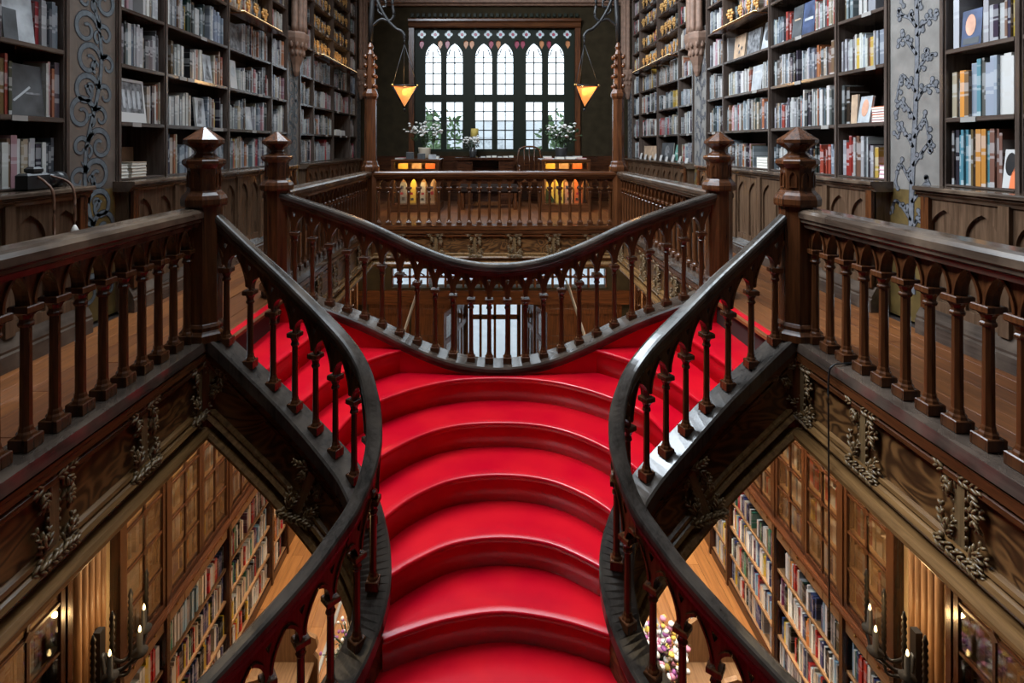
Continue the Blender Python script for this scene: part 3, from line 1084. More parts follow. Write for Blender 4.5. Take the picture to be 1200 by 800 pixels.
def bookcase(s, u):
    ys, xf = UNITS[u], XF[s]
    t = thing('bookcase', f'tall open oak bookcase on the {SIDE[s]} gallery wall {UNAME[u]}', 'bookcase', (s * (xf + 0.15), (ys[0] + ys[-1]) / 2, 0.90), 'gallery bookcases')
    top = 4.25 if u == 2 else (3.6 if u == 1 else 2.9)
    xb = xf + 0.29
    for y in ys:
        m = MB().box(s * xf, s * xb, y - 0.022, y + 0.022, 0.905, top)
        m.box(s * (xf - 0.012), s * (xf + 0.01), y - 0.012, y + 0.012, 0.905, top)
        m.build('upright', 'case_z', t)
    MB().box(s * xb, s * (xb + 0.02), ys[0], ys[-1], 0.905, top).build('back_panel', 'case_back', t)
    for b_ in range(len(ys) - 1):
        for k, z in enumerate(SH):
            if z > top - 0.1 or z > zmax_at(ys[b_ + 1]) + 0.2:
                continue
            y0, y1 = ys[b_] + 0.023, ys[b_ + 1] - 0.023
            zl = z - (0.030 if k else 0.014)
            pr = MB().box(s * (xf + 0.004), s * xb, y0, y1, zl, z)
            pr.box(s * (xf - 0.006), s * (xf + 0.004), y0, y1, zl + 0.004, z - 0.004)
            sf = pr.build('shelf', 'case_y', t)
            if k > 0 and (y1 - y0) > 0.3:
                for q in range(1 if y1 - y0 < 0.7 else 2):
                    if random.random() < 0.42:
                        yy = random.uniform(y0 + 0.05, y1 - 0.18)
                        MB().box(s * (xf - 0.010), s * (xf - 0.006), yy, yy + 0.10, z - 0.032, z - 0.002).build('shelf_label', 'label_card', sf)
    return t


def counter(s, u):
    ys, xc = UNITS[u], XC[s]
    y0, y1 = ys[0] - 0.02, ys[-1] + 0.02
    t = thing('wainscot_counter', f'panelled wooden counter with lancet arches under the {SIDE[s]} bookcase {UNAME[u]}', 'counter', (s * (xc + 0.1), (y0 + y1) / 2, 0), 'wainscot counters')
    fr = lambda u_, v, d: (s * (xc - d), u_, v)
    MB().box(s * (xc + 0.018), s * (xc + 0.36), y0, y1, 0.001, 0.855).build('carcass', 'wainscot', t)
    tp = MB().sweep([(s * xc, y0 - 0.03, 0.905), (s * xc, y1 + 0.03, 0.905)],
                    [(0.045, 0), (0.050, -0.008), (0.050, -0.024), (0.034, -0.030), (0.034, -0.040), (0.018, -0.056), (0.010, -0.072), (-0.36, -0.072), (-0.36, 0)], flip=s)
    tp.build('counter_top', 'rail_y', t, recalc=True)
    n = max(1, round((y1 - y0) / 0.53))
    wd = (y1 - y0) / n
    for k in range(n):
        a = y0 + k * wd
        outer = [(a, 0.17), (a + wd, 0.17), (a + wd, 0.835), (a, 0.835)]
        st_ = 0.045
        lw = (wd - 3 * st_) / 2
        holes = [arch_poly(a + st_ + i * (lw + st_), a + st_ + i * (lw + st_) + lw, 0.23, 0.64, 0.775) for i in range(2)]
        MB().plate(outer, holes, fr, 0.0, -0.017).build('lancet_panel', 'wainscot', t, recalc=True)
    for k in range(n + 1):
        a = y0 + k * wd
        a = min(max(a, y0 + 0.03), y1 - 0.03)
        MB().box(s * (xc - 0.022), s * (xc + 0.01), a - 0.03, a + 0.03, 0.165, 0.84).build('pilaster_strip', 'wainscot' if 0 < k < n else 'mahogany_z', t)
    MB().sweep([(s * xc, y0 - 0.02, 0.0), (s * xc, y1 + 0.02, 0.0)],
               [(0.040, 0.001), (0.040, 0.085), (0.030, 0.095), (0.034, 0.110), (0.026, 0.125), (0.012, 0.150), (0.0, 0.172), (-0.02, 0.172), (-0.02, 0.001)], flip=s).build('plinth', 'ledge_y', t, recalc=True)
    return t


PALU = [('pale grey', (0.34, 0.34, 0.34), 9), ('blue grey', (0.22, 0.25, 0.29), 7), ('off-white', (0.52, 0.50, 0.47), 9), ('dark grey', (0.07, 0.07, 0.075), 6), ('black', (0.02, 0.02, 0.022), 4),
        ('beige', (0.36, 0.29, 0.21), 5), ('brown', (0.15, 0.075, 0.04), 4), ('red', (0.30, 0.035, 0.035), 2), ('rust', (0.34, 0.11, 0.05), 2), ('ochre', (0.45, 0.30, 0.06), 1), ('pink', (0.45, 0.25, 0.26), 2), ('slate', (0.13, 0.16, 0.18), 4)]
PALR = [('teal', (0.08, 0.20, 0.24), 3), ('orange', (0.55, 0.22, 0.05), 3), ('magenta', (0.38, 0.03, 0.13), 2), ('red', (0.45, 0.03, 0.03), 2), ('yellow', (0.62, 0.44, 0.06), 2)] + PALU
PALL = [('white', (0.74, 0.72, 0.66), 12), ('cream', (0.62, 0.52, 0.38), 6), ('black', (0.02, 0.02, 0.02), 6), ('red', (0.48, 0.03, 0.03), 3), ('yellow', (0.70, 0.48, 0.05), 2), ('navy', (0.04, 0.06, 0.16), 4), ('orange', (0.60, 0.22, 0.05), 1),
        ('grey', (0.25, 0.25, 0.25), 4), ('green', (0.05, 0.22, 0.13), 1), ('plum', (0.16, 0.04, 0.09), 2), ('azure', (0.25, 0.42, 0.55), 2)]
PALD = [('brown', (0.20, 0.11, 0.05), 5), ('tan', (0.40, 0.26, 0.12), 4), ('maroon', (0.26, 0.05, 0.04), 3), ('grey', (0.25, 0.25, 0.25), 4), ('cream', (0.50, 0.42, 0.30), 3), ('black', (0.03, 0.03, 0.03), 3)]


def pick(pal, rng):
    tot = sum(p[2] for p in pal)
    r = rng.uniform(0, tot)
    for nm, c, wt in pal:
        r -= wt
        if r <= 0:
            break
    k = rng.uniform(0.8, 1.2) * (0.70 if pal is PALU else (0.85 if pal is PALR else 1.0))
    return nm, tuple(min(0.85, max(0.01, v * k + rng.uniform(-0.01, 0.01))) for v in c)


rb = random.Random(21)


def fill(s, xf, y0, y1, z, hmin, hmax, pal, bay, shelf, skip=(), full=1.0, tmin=0.014, tmax=0.042, depth=0.17):
    """shelve books along y0..y1, leaving the skip ranges free"""
    y = y0
    hb = rb.uniform(hmin, hmax)
    run_pal = None
    while y < y1 - tmin:
        th = rb.uniform(tmin, tmax) if rb.random() < 0.8 else rb.uniform(tmin, tmin * 1.4)
        hit = [b_ for a, b_ in skip if y + th > a and y < b_]
        if hit:
            y = hit[0] + 0.004
            continue
        if y + th > y1:
            break
        if rb.random() < 0.12:
            hb = rb.uniform(hmin, hmax)
        if rb.random() < 0.03 * (2 - full):
            y += rb.uniform(0.02, 0.09 * (2.2 - full))
            continue
        h = min(hmax, max(hmin, hb + rb.uniform(-0.03, 0.03)))
        if run_pal is None or rb.random() < 0.75:
            run_pal = pick(pal, rb)
        BOOKS.append(dict(s=s, x=xf + 0.016 + rb.uniform(0, 0.022), y0=y, y1=y + th - 0.0012, z=z + 0.0005, h=h, d=depth * rb.uniform(0.8, 1.0), col=run_pal[1], cn=run_pal[0], bay=bay, shelf=shelf))
        y += th


SPECIAL = []     # (builder, args) run after shelves


def face_out(s, xf, y0, y1, z, h, mat, label, detail=None, tilt=0.10, th=0.018):
    """a book standing cover-out on a shelf"""
    t = thing('display_book', label, 'book', (s * (xf + 0.03), (y0 + y1) / 2, z), 'books shown cover out')
    wd = (y1 - y0)
    ca, sa = math.cos(tilt), math.sin(tilt)

    def fr(u, v, d):     # u along y, v up the cover, d into the book
        return (s * (xf + 0.028 + v * sa + d * ca), u, z + 0.001 + v * ca - d * sa + th * sa)
    MB().plate([(y0, 0), (y1, 0), (y1, h), (y0, h)], [], fr, 0, 0.003).build('front_cover', mat, t, recalc=True)
    MB().plate([(y0 + .004, .003), (y1 - .004, .003), (y1 - .004, h - .003), (y0 + .004, h - .003)], [], fr, 0.003, th - 0.003).build('page_block', 'paper', t, recalc=True)
    MB().plate([(y0, 0), (y1, 0), (y1, h), (y0, h)], [], fr, th - 0.003, th).build('back_cover', mat, t, recalc=True)
    for poly, m2 in (detail or []):
        pts = [(y0 + a * wd, b_ * h) for a, b_ in poly]
        MB().plate(pts, [], fr, -0.0012, 0.0005).build('cover_print', m2, t, recalc=True)
    return t


def disc(cx, cy_, rx, ry, n=16):
    return [(cx + rx * math.cos(2 * PI * k / n), cy_ + ry * math.sin(2 * PI * k / n)) for k in range(n)]


def rect(a, b_, c, d):
    return [(a, b_), (c, b_), (c, d), (a, d)]


def book_stack(s, xf, y0, y1, z, n, th, mats, label, cat_group):
    """flat stack: every book its own object"""
    for k in range(n):
        dy = rb.uniform(-0.006, 0.006)
        b_ = thing('flat_book', label.format(ordw(k + 1)), 'book', (s * (xf + 0.1), (y0 + y1) / 2, z + k * th), cat_group)
        m = MB().box(s * (xf + 0.03), s * (xf + 0.19), y0 + dy, y1 + dy, z + k * th + 0.0005, z + k * th + 0.003).box(s * (xf + 0.03), s * (xf + 0.19), y0 + dy, y1 + dy, z + (k + 1) * th - 0.003, z + (k + 1) * th)
        m.build('cover', mats[k % len(mats)], b_)
        MB().box(s * (xf + 0.033), s * (xf + 0.187), y0 + dy + 0.003, y1 + dy - 0.003, z + k * th + 0.003, z + (k + 1) * th - 0.003).build('page_block', 'paper', b_)


ONES = 'zero first second third fourth fifth sixth seventh eighth ninth tenth eleventh twelfth thirteenth fourteenth fifteenth sixteenth seventeenth eighteenth nineteenth'.split()
CARD = 'zero one two three four five six seven eight nine'.split()
TENS = {2: 'twenty', 3: 'thirty', 4: 'forty', 5: 'fifty', 6: 'sixty', 7: 'seventy', 8: 'eighty', 9: 'ninety'}


def ordw(n):
    if n < 20:
        return ONES[n]
    t_, o_ = divmod(n, 10)
    if o_ == 0:
        return TENS[t_][:-1] + 'ieth'
    return TENS[t_] + '-' + ONES[o_]


BAYS = {(1, 0, 0): 'wide bay beyond tree panel', (1, 0, 1): 'bay just past the tree panel', (1, 1, 0): 'narrow bay behind right outer newel', (1, 1, 1): 'wide bay behind right outer newel',
        (1, 1, 2): 'wide bay behind right inner newel', (1, 1, 3): 'narrow bay before right corbel',
        (-1, 0, 0): 'wide bay beyond the camera', (-1, 0, 1): 'bay above the black camera', (-1, 1, 0): 'narrow bay holding framed print', (-1, 1, 1): 'wide bay behind left outer newel',
        (-1, 1, 2): 'wide bay behind left inner newel', (-1, 1, 3): 'narrow bay before left corbel'}
for s in (-1, 1):
    for b_ in range(4):
        BAYS[(s, 2, b_)] = f'{ordw(b_ + 1)} bay past {SIDE[s]} corbel'
SHELFN = ['counter shelf'] + [f'{ordw(k)} shelf up' for k in range(2, 12)]

# spaces kept free on given shelves for things that do not stand spine-out: (side, unit, bay, shelf) -> ranges along y
SKIP = {
    (-1, 0, 1, 1): [(2.98, 3.21)], (-1, 0, 1, 2): [(2.93, 3.14)],
    (-1, 1, 0, 1): [(3.83, 4.14)], (-1, 1, 0, 0): [(3.80, 4.36)],
    (-1, 1, 1, 1): [(4.86, 5.03)], (-1, 1, 1, 2): [(4.99, 5.15)], (-1, 1, 2, 1): [(5.85, 6.01)], (-1, 1, 2, 2): [(5.50, 5.66)], (-1, 1, 2, 3): [(5.50, 5.72)],
    (1, 0, 1, 0): [(2.84, 2.98)], (1, 0, 1, 2): [(3.10, 3.24)],
    (1, 1, 0, 1): [(3.80, 4.24)], (1, 1, 0, 0): [(3.80, 3.93)],
    (1, 1, 1, 3): [(4.70, 5.06)], (1, 1, 2, 3): [(5.42, 6.40)], (1, 1, 2, 2): [(5.62, 5.84)], (1, 1, 2, 0): [(5.44, 5.80)],
    (1, 2, 1, 0): [(7.98, 9.0)], (1, 2, 2, 0): [(9.0, 10.05)], (-1, 2, 2, 0): [(9.0, 10.05)], (-1, 2, 2, 1): [(9.0, 10.05)],
}
for s in (-1, 1):
    for u in (0, 1, 2):
        bookcase(s, u)
        counter(s, u)
        ys = UNITS[u]
        for b_ in range(len(ys) - 1):
            if u == 0 and b_ == 0:
                lo_y = 2.3
            else:
                lo_y = ys[b_] + 0.026
            for k, z in enumerate(SH):
                if z > zmax_at(ys[b_ + 1]) - 0.22:
                    continue
                pal = PALR if (s > 0 and u == 0) else PALU
                gap = (SH[k + 1] - z) if k + 1 < len(SH) else 0.34
                hi = min(0.33, gap - 0.075)
                high = k >= 4 and (u, b_) in ((1, 2), (2, 1), (2, 2))   # room for the gilded blossoms
                fill(s, XF[s] + (0.075 if high else 0), lo_y, ys[b_ + 1] - 0.026, z, 0.20, hi, pal, (s, u, b_), k, SKIP.get((s, u, b_, k), ()), depth=0.12 if high else 0.17)

# cover-out books and other shelf things
face_out(-1, XF[-1], 2.985, 3.205, SH[1], 0.29, 'cover_dark', 'large dark grey book with pale diagonal line, cover out above the camera', [([(0.05, 0.28), (0.10, 0.26), (0.62, 0.55), (0.58, 0.58)], 'cover_pale'), (rect(0.45, 0.42, 0.92, 0.46), 'print_grey')])
face_out(-1, XF[-1], 2.935, 3.135, SH[2], 0.31, 'cover_pale', 'big pale grey book, cover out on shelf over the dark diagonal book', [(rect(0.0, 0.0, 0.45, 0.55), 'cover_dark')])
face_out(-1, XF[-1], 4.865, 5.025, SH[1], 0.26, 'cover_pale', 'pale photo book leaning cover out behind left outer newel', [([(0.1, 0.1), (0.5, 0.1), (0.8, 0.9), (0.4, 0.9)], 'print_grey')])
face_out(-1, XF[-1], 4.995, 5.145, SH[2], 0.26, 'cover_pale', 'white book with dark triangle, cover out behind left outer newel', [([(0.1, 0.1), (0.9, 0.1), (0.5, 0.85)], 'print_grey')])
face_out(-1, XF[-1], 5.855, 6.005, SH[1], 0.25, 'cover_pale', 'grey paperback with small title block, cover out behind left inner newel', [(rect(0.25, 0.5, 0.75, 0.6), 'mat_white')])
face_out(-1, XF[-1], 5.505, 5.655, SH[2], 0.29, 'mat_white', 'white illustrated book, cover out above left inner newel', [(disc(0.5, 0.6, 0.3, 0.2), 'cover_pale')])
face_out(-1, XF[-1], 5.505, 5.715, SH[3], 0.27, 'print_grey', 'mottled grey photo book, cover out on fourth shelf of left wall')
face_out(1, XF[1], 2.876, 2.976, SH[0], 0.21, 'mat_white', 'white book with orange figure and black disc, cover out on right counter shelf', [(disc(0.62, 0.62, 0.30, 0.30), 'black_plastic'), ([(0.05, 0.0), (0.6, 0.0), (0.55, 0.35), (0.32, 0.62), (0.12, 0.35)], 'cover_orange')])
face_out(1, XF[1], 3.105, 3.235, SH[2], 0.21, 'cover_navy', 'dark book with a painted face on its cover beside magenta spines', [(disc(0.55, 0.58, 0.26, 0.30), 'cover_skin'), (rect(0.1, 0.05, 0.9, 0.22), 'cover_dark')], 0.06)
face_out(1, XF[1], 4.02, 4.15, SH[1], 0.20, 'cover_pale', 'small photo paperback cover out in the half-empty narrow bay', [(disc(0.5, 0.55, 0.28, 0.33), 'cover_skin')], 0.16)
face_out(1, XF[1], 4.155, 4.225, SH[1], 0.22, 'cover_tan', 'tan book turned sideways behind the small photo paperback', None, 0.04)
book_stack(1, XF[1], 3.83, 4.00, SH[1], 6, 0.019, ['cover_red', 'mat_white', 'cover_orange'], 'small red and white book, {} from bottom of stack in narrow bay', 'flat stack of small red books')
book_stack(1, XF[1], 3.83, 3.92, SH[0], 3, 0.03, ['petal_pink'], 'thick pink book lying flat, {} from bottom beside tree panel', 'flat stack of pink books')
face_out(1, XF[1], 4.705, 4.89, SH[3], 0.29, 'cover_navy', 'dark slate book with pale title line, cover out on fourth shelf', [(rect(0.15, 0.42, 0.85, 0.50), 'cover_pale')])
face_out(1, XF[1], 4.90, 5.055, SH[3], 0.29, 'cover_dark', 'almost black book cover out left of the slate title book', [(rect(0.2, 0.55, 0.8, 0.6), 'cover_tan')])
face_out(1, XF[1], 5.44, 5.62, SH[3], 0.28, 'cover_pale', 'pale book with dark round emblem, cover out on fourth shelf', [(disc(0.5, 0.5, 0.28, 0.22), 'cover_dark')], 0.18)
face_out(1, XF[1], 5.66, 5.94, SH[3], 0.25, 'print_grey', 'charcoal book with white scribbles, cover out on fourth shelf')
face_out(1, XF[1], 5.99, 6.26, SH[3], 0.26, 'cover_tan', 'tan book with little figures, cover out on fourth shelf', [(disc(0.3, 0.4, 0.06, 0.08), 'cover_dark'), (disc(0.6, 0.55, 0.06, 0.08), 'cover_dark'), (disc(0.5, 0.25, 0.06, 0.08), 'cover_dark')])
face_out(1, XF[1], 5.625, 5.835, SH[2], 0.26, 'cover_pale', 'pale blue grey book cover out behind right inner newel', [(rect(0.2, 0.7, 0.8, 0.78), 'mat_white')])
book_stack(1, XF[1], 5.50, 5.72, SH[0], 4, 0.028, ['stack_white'], 'white book lying flat, {} from bottom behind right inner newel', 'flat stack of white books')
book_stack(-1, XF[-1], 3.84, 3.95, SH[0], 4, 0.024, ['stack_white'], 'pale booklet lying flat, {} from bottom, pile under framed print', 'flat piles of pale booklets')
book_stack(-1, XF[-1], 3.99, 4.16, SH[0], 5, 0.022, ['cover_tan', 'stack_white'], 'cream booklet lying flat, {} from bottom, wider pile beneath framed print', 'flat piles of pale booklets')
face_out(-1, XF[-1] + 0.20, 4.03, 4.31, SH[0], 0.22, 'cover_tan', 'plain beige board standing behind the cream booklet pile', None, 0.02)
# far bays of the right wall: a teal book, a dark disc book and little white cards
face_out(1, XF[1], 8.05, 8.30, SH[0], 0.24, 'cover_green', 'green book cover out on counter shelf past the right corbel', [(rect(0.2, 0.4, 0.8, 0.5), 'mat_white')], 0.2)
face_out(1, XF[1], 8.35, 8.90, SH[0], 0.27, 'cover_dark', 'dark album with a round emblem beside the green book', [(disc(0.5, 0.5, 0.20, 0.34), 'print_grey')], 0.08)
face_out(1, XF[1], 9.10, 9.90, SH[0], 0.22, 'cover_tan', 'wide brown album standing on the far right counter shelf', None, 0.05)
face_out(-1, XF[-1], 9.3, 9.55, SH[1], 0.10, 'mat_white', 'low white box propped on far left second shelf', None, 0.05, 0.08)
face_out(-1, XF[-1], 9.6, 9.85, SH[1], 0.09, 'mat_white', 'low white box at the window end of far left second shelf', None, 0.05, 0.08)
for i in range(9):
    y = 7.6 + i * 0.29
    face_out(1, XF[1] - 0.045, y, y + 0.10, 0.905, 0.07 + 0.02 * (i % 3), 'mat_white', f'small white card propped on right counter edge, {ordw(i + 1)} past the corbel', None, 0.25, 0.006)

# framed print on the left wall shelf
fp = thing('framed_print', 'pale framed black and white print of a building on left wall shelf', 'picture frame', (-2.66, 3.98, SH[1]))
tl = 0.10


def frp(u, v, d):
    return (-(XF[-1] + 0.012 + v * math.sin(tl) + d), u, SH[1] + 0.001 + v * math.cos(tl))


MB().plate(rect(3.84, 0, 4.13, 0.315), [rect(3.86, 0.07, 4.11, 0.295)], frp, 0, 0.016).build('frame', 'mat_white', fp, recalc=True)
MB().plate(rect(3.858, 0.068, 4.112, 0.297), [], frp, 0.005, 0.010).build('print', 'print_grey', fp, recalc=True)
for i in range(4):
    MB().plate(rect(3.885 + i * 0.055, 0.10, 3.915 + i * 0.055, 0.235), [], frp, 0.003, 0.006).build('printed_facade', 'cover_pale', fp, recalc=True)

# ------------------------------------------------------------------ painted panels between the bookcases
def ribbon(mb, pts, wd, fr, d, taper=0.3):
    P = [Vector(p) for p in pts]
    n = len(P)
    L, Rr = [], []
    for i in range(n):
        t_ = (P[min(n - 1, i + 1)] - P[max(0, i - 1)])
        t_ = t_.normalized() if t_.length > 1e-9 else Vector((0, 1))
        nn = Vector((-t_.y, t_.x))
        w_ = wd * (1 - (1 - taper) * i / (n - 1)) / 2
        L.append(P[i] + nn * w_)
        Rr.append(P[i] - nn * w_)
    v = [fr(p.x, p.y, d) for p in L] + [fr(p.x, p.y, d) for p in Rr]
    mb.add(v, [(i, i + 1, n + i + 1, n + i) for i in range(n - 1)])


def dot(mb, p, r, fr, d):
    n = 10
    mb.add([fr(p[0] + r * math.cos(2 * PI * k / n), p[1] + r * math.sin(2 * PI * k / n), d) for k in range(n)], [tuple(range(n))])


def spiral(p, a0, r0, turns, sgn, n=26):
    """curl that starts at p heading a0 and winds inward"""
    pts, a = [Vector(p)], a0
    total = turns * 2 * PI
    q = Vector(p)
    for k in range(n):
        t_ = k / n
        r_ = r0 * (1 - 0.82 * t_)
        da = total / n
        q = q + Vector((math.cos(a), math.sin(a))) * (r_ * da)
        a += sgn * da
        pts.append(q.copy())
    return pts


def vine_panel(s, y0, y1, kind, label, z1=3.2):
    xp = XF[s] + 0.008
    t = thing('painted_panel', label, 'painted panel', (s * (xp + 0.05), (y0 + y1) / 2, 0.0), 'painted wall panels')
    MB().box(s * xp, s * (xp + 0.28), y0 + 0.0225, y1 - 0.0225, 0.001, 0.86).build('dado_board', 'panel_dado', t)
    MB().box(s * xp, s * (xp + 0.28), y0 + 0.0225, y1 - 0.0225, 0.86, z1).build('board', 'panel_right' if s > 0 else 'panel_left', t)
    fr = lambda u, v, d: (s * (xp - d), u, v)
    dk, lt = MB(), MB()
    ym, hw = (y0 + y1) / 2, (y1 - y0) / 2 - 0.045
    rv = random.Random(5 if kind == 'tree' else 9)

    def stroke(pts, wd, taper=0.35):
        pts = [Vector((min(ym + hw, max(ym - hw, p[0])), p[1])) for p in pts]
        ribbon(dk, pts, wd + 0.012, fr, 0.0015, taper)
        ribbon(lt, pts, wd, fr, 0.0030, taper)

    if kind == 'tree':
        stem = [Vector((ym + 0.025 * math.sin(z * 2.6), z)) for z in [0.18 + 0.06 * k for k in range(int((z1 - 0.2) / 0.06))]]
        stroke(stem, 0.040, 0.55)
        z, sg = 0.30, 1
        while z < z1 - 0.25:
            i = min(len(stem) - 1, int((z - 0.18) / 0.06))
            p = stem[i]
            L = rv.uniform(0.12, 0.19)
            cur = [p, p + Vector((sg * L * 0.35, 0.07)), p + Vector((sg * L * 0.75, 0.09 + rv.uniform(0, 0.05))), p + Vector((sg * L, rv.uniform(-0.05, 0.14)))]
            cur = [Vector((q[0], q[1])) for q in smooth(cur, 5)]
            stroke(cur, 0.021, 0.6)
            for j in range(3, len(cur), 2):
                a = rv.uniform(0.4, 2.7) if rv.random() < 0.65 else rv.uniform(3.4, 5.9)
                ln = rv.uniform(0.025, 0.05)
                e_ = cur[j] + Vector((math.cos(a), math.sin(a))) * ln
                if abs(e_.x - ym) > hw:
                    continue
                stroke([cur[j], (cur[j] + e_) / 2, e_], 0.014, 0.9)
                dot(dk, e_, 0.020, fr, 0.0016)
                dot(lt, e_, 0.0145, fr, 0.0031)
            dot(dk, cur[-1], 0.0175, fr, 0.0016)
            dot(lt, cur[-1], 0.0125, fr, 0.0031)
            sg = -sg
            z += rv.uniform(0.085, 0.12)
    else:
        stem = [Vector((ym + 0.075 * math.sin(z * 4.2 + 0.6), z)) for z in [0.18 + 0.05 * k for k in range(int((z1 - 0.2) / 0.05))]]
        stroke(stem, 0.030, 0.7)
        z, sg = 0.25, 1
        while z < z1 - 0.3:
            i = min(len(stem) - 2, int((z - 0.18) / 0.05))
            p = stem[i]
            sg = 1 if p.x < ym else -1
            stroke(spiral(p, PI / 2 - sg * 0.5, 0.112, 1.35, -sg), 0.034, 0.5)
            stroke(spiral(p, PI / 2 + sg * 0.9, 0.070, 0.95, sg), 0.028, 0.45)
            stroke(spiral(p + Vector((sg * 0.03, 0.10)), PI / 2 - sg * 1.2, 0.045, 0.9, sg), 0.022, 0.45)
            for q in range(3):
                a = rv.uniform(0.3, 2.8)
                e_ = p + Vector((math.cos(a), math.sin(a))) * rv.uniform(0.05, 0.09)
                stroke([p, (p + e_) / 2 + Vector((0.01, 0.004)), e_], 0.030, 0.15)
            z += 0.19
    dk.build('vine_outline', 'vine_dark', t)
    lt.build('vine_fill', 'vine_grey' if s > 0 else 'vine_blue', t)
    return t


vine_panel(1, 3.33, 3.80, 'tree', 'grey wall panel painted with a branching tree of bulb-ended twigs')
vine_panel(-1, 3.33, 3.80, 'scroll', 'brownish wall panel painted with dark scrolling acanthus vine')
for s in (-1, 1):
    vine_panel(s, 6.95, 7.42, 'tree' if s > 0 else 'scroll', f'narrow painted vine panel below the {SIDE[s]} stone corbel', 2.7)
    vine_panel(s, 10.57, 10.98, 'scroll', f'painted vine panel at the window end of the {SIDE[s]} wall', 2.5)

# ------------------------------------------------------------------ clustered shafts on corbels
for s in (-1, 1):
    for y, nm in ((7.19, 'between the two bookcases'), (10.80, 'beside the front window')):
        t = thing('corbel_shaft', f'pinkish stone wall shaft on a carved corbel on the {SIDE[s]} wall {nm}', 'wall shaft', (s * (XF[s] - 0.02), y, 2.1), 'corbelled wall shafts')
        x = s * (XF[s] - 0.03)
        MB().lathe([(0.03, 2.06), (0.06, 2.12), (0.075, 2.20), (0.12, 2.30), (0.15, 2.40), (0.19, 2.48), (0.21, 2.54), (0.21, 2.60), (0.19, 2.63)], 8, (x, y, 0), PI / 8, sx=0.75).build('corbel', 'stone', t)
        for k in range(5):
            yy = y - 0.14 + 0.07 * k
            xx = s * (XF[s] - 0.03 - 0.10 * math.sin(PI * (k + 0.5) / 5))
            MB().lathe([(0.048, 2.62), (0.042, 2.70), (0.042, 5.6)], 8, (xx, yy, 0), PI / 8, smooth=True).build('shaft', 'stone', t)
        for k in range(7):
            a = PI / 2 + s * (PI * k / 6)
            for zz, rr_ in ((2.46, 0.165), (2.36, 0.125)):
                MB().blob((x + 0.75 * rr_ * math.cos(a), y + rr_ * math.sin(a), zz), (0.025, 0.025, 0.05), None, 6, 4).build('carved_leaf', 'stone', t)

# gilded ornaments and cornices on the high shelves
gm = MB()
gm.tube([(0, 0, 0), (0.005, 0, 0.08)], 0.008, 6)
for k in range(6):
    a = 2 * PI * k / 6
    gm.blob((0.034 * math.cos(a), 0.0, 0.115 + 0.034 * math.sin(a)), (0.026, 0.016, 0.020), Matrix.Rotation(-a, 3, 'Y'), 6, 4)
gm.blob((0, -0.012, 0.115), (0.016, 0.014, 0.016))
gm.blob((0.02, 0.0, 0.05), (0.024, 0.010, 0.014), Matrix.Rotation(-0.6, 3, 'Y'))
GOM = gm.mesh('gilded_blossom', 'gold')
for s in (-1, 1):
    for u, bay, ks in ((1, 2, (4,)), (2, 1, (4, 5, 6, 7)), (2, 2, (4, 5, 6, 7, 8))):
        for k in ks:
            y0, y1 = UNITS[u][bay], UNITS[u][bay + 1]
            n = 5
            for i in range(n):
                y = y0 + 0.12 + (y1 - y0 - 0.24) * i / (n - 1) + random.uniform(-0.03, 0.03)
                o = obj('gilded_blossom', GOM, None, (s * (XF[s] + 0.035), y, SH[k] + 0.004), (0, 0, -s * PI / 2 + random.uniform(-0.3, 0.3)))
                o.scale = (random.uniform(0.95, 1.25),) * 3
                tag(o, f'gilded blossom, {ordw(i + 1)} from near end, {SHELFN[k]}, {BAYS[(s, u, bay)]}', 'ornament', 'gilded blossoms on high shelves')
    # warm shelf lamps below the cornice
    for u, bay in ((1, 2), (2, 1), (2, 2)):
        y0, y1 = UNITS[u][bay] + 0.03, UNITS[u][bay + 1] - 0.03
        t = thing('shelf_lamp', f'slim brass strip lamp over the {BAYS[(s, u, bay)]}', 'lamp', (s * (XF[s] - 0.13), (y0 + y1) / 2, 2.5), 'brass shelf lamps')
        MB().box(s * (XF[s] - 0.15), s * (XF[s] - 0.008), y0, y1, 2.462, 2.476).build('lamp_arm', 'mahogany_y', t)
        MB().box(s * (XF[s] - 0.15), s * (XF[s] - 0.11), y0, y1, 2.476, 2.488).build('housing', 'brass', t)
        MB().box(s * (XF[s] - 0.145), s * (XF[s] - 0.115), y0, y1, 2.4882, 2.4925).build('diffuser', 'warm_diffuser', t)
        L = area_light('shelf_lamp_light', (s * (XF[s] - 0.14), (y0 + y1) / 2, 2.50), (0, -s * math.radians(150), 0), 0.05, y1 - y0, 0.9 if u == 1 else 1.5, (1.0, 0.62, 0.26))

# ================================================================== GROUND-FLOOR CASES
LXF = {-1: 2.65, 1: 2.76}
LUN = {0: [1.6, 2.15, 2.75, 3.33], 1: [3.80, 4.35, 5.39, 6.45, 6.95], 2: [7.42, 7.98, 9.0, 10.05, 10.57]}
LSH = [-3.935, -3.65, -3.32, -3.0]
PANES = []      # (box, parent) built after the books are ranked
LNAME = {0: 'nearest the stair foot', 1: 'under the middle of the gallery', 2: 'towards the shop door'}


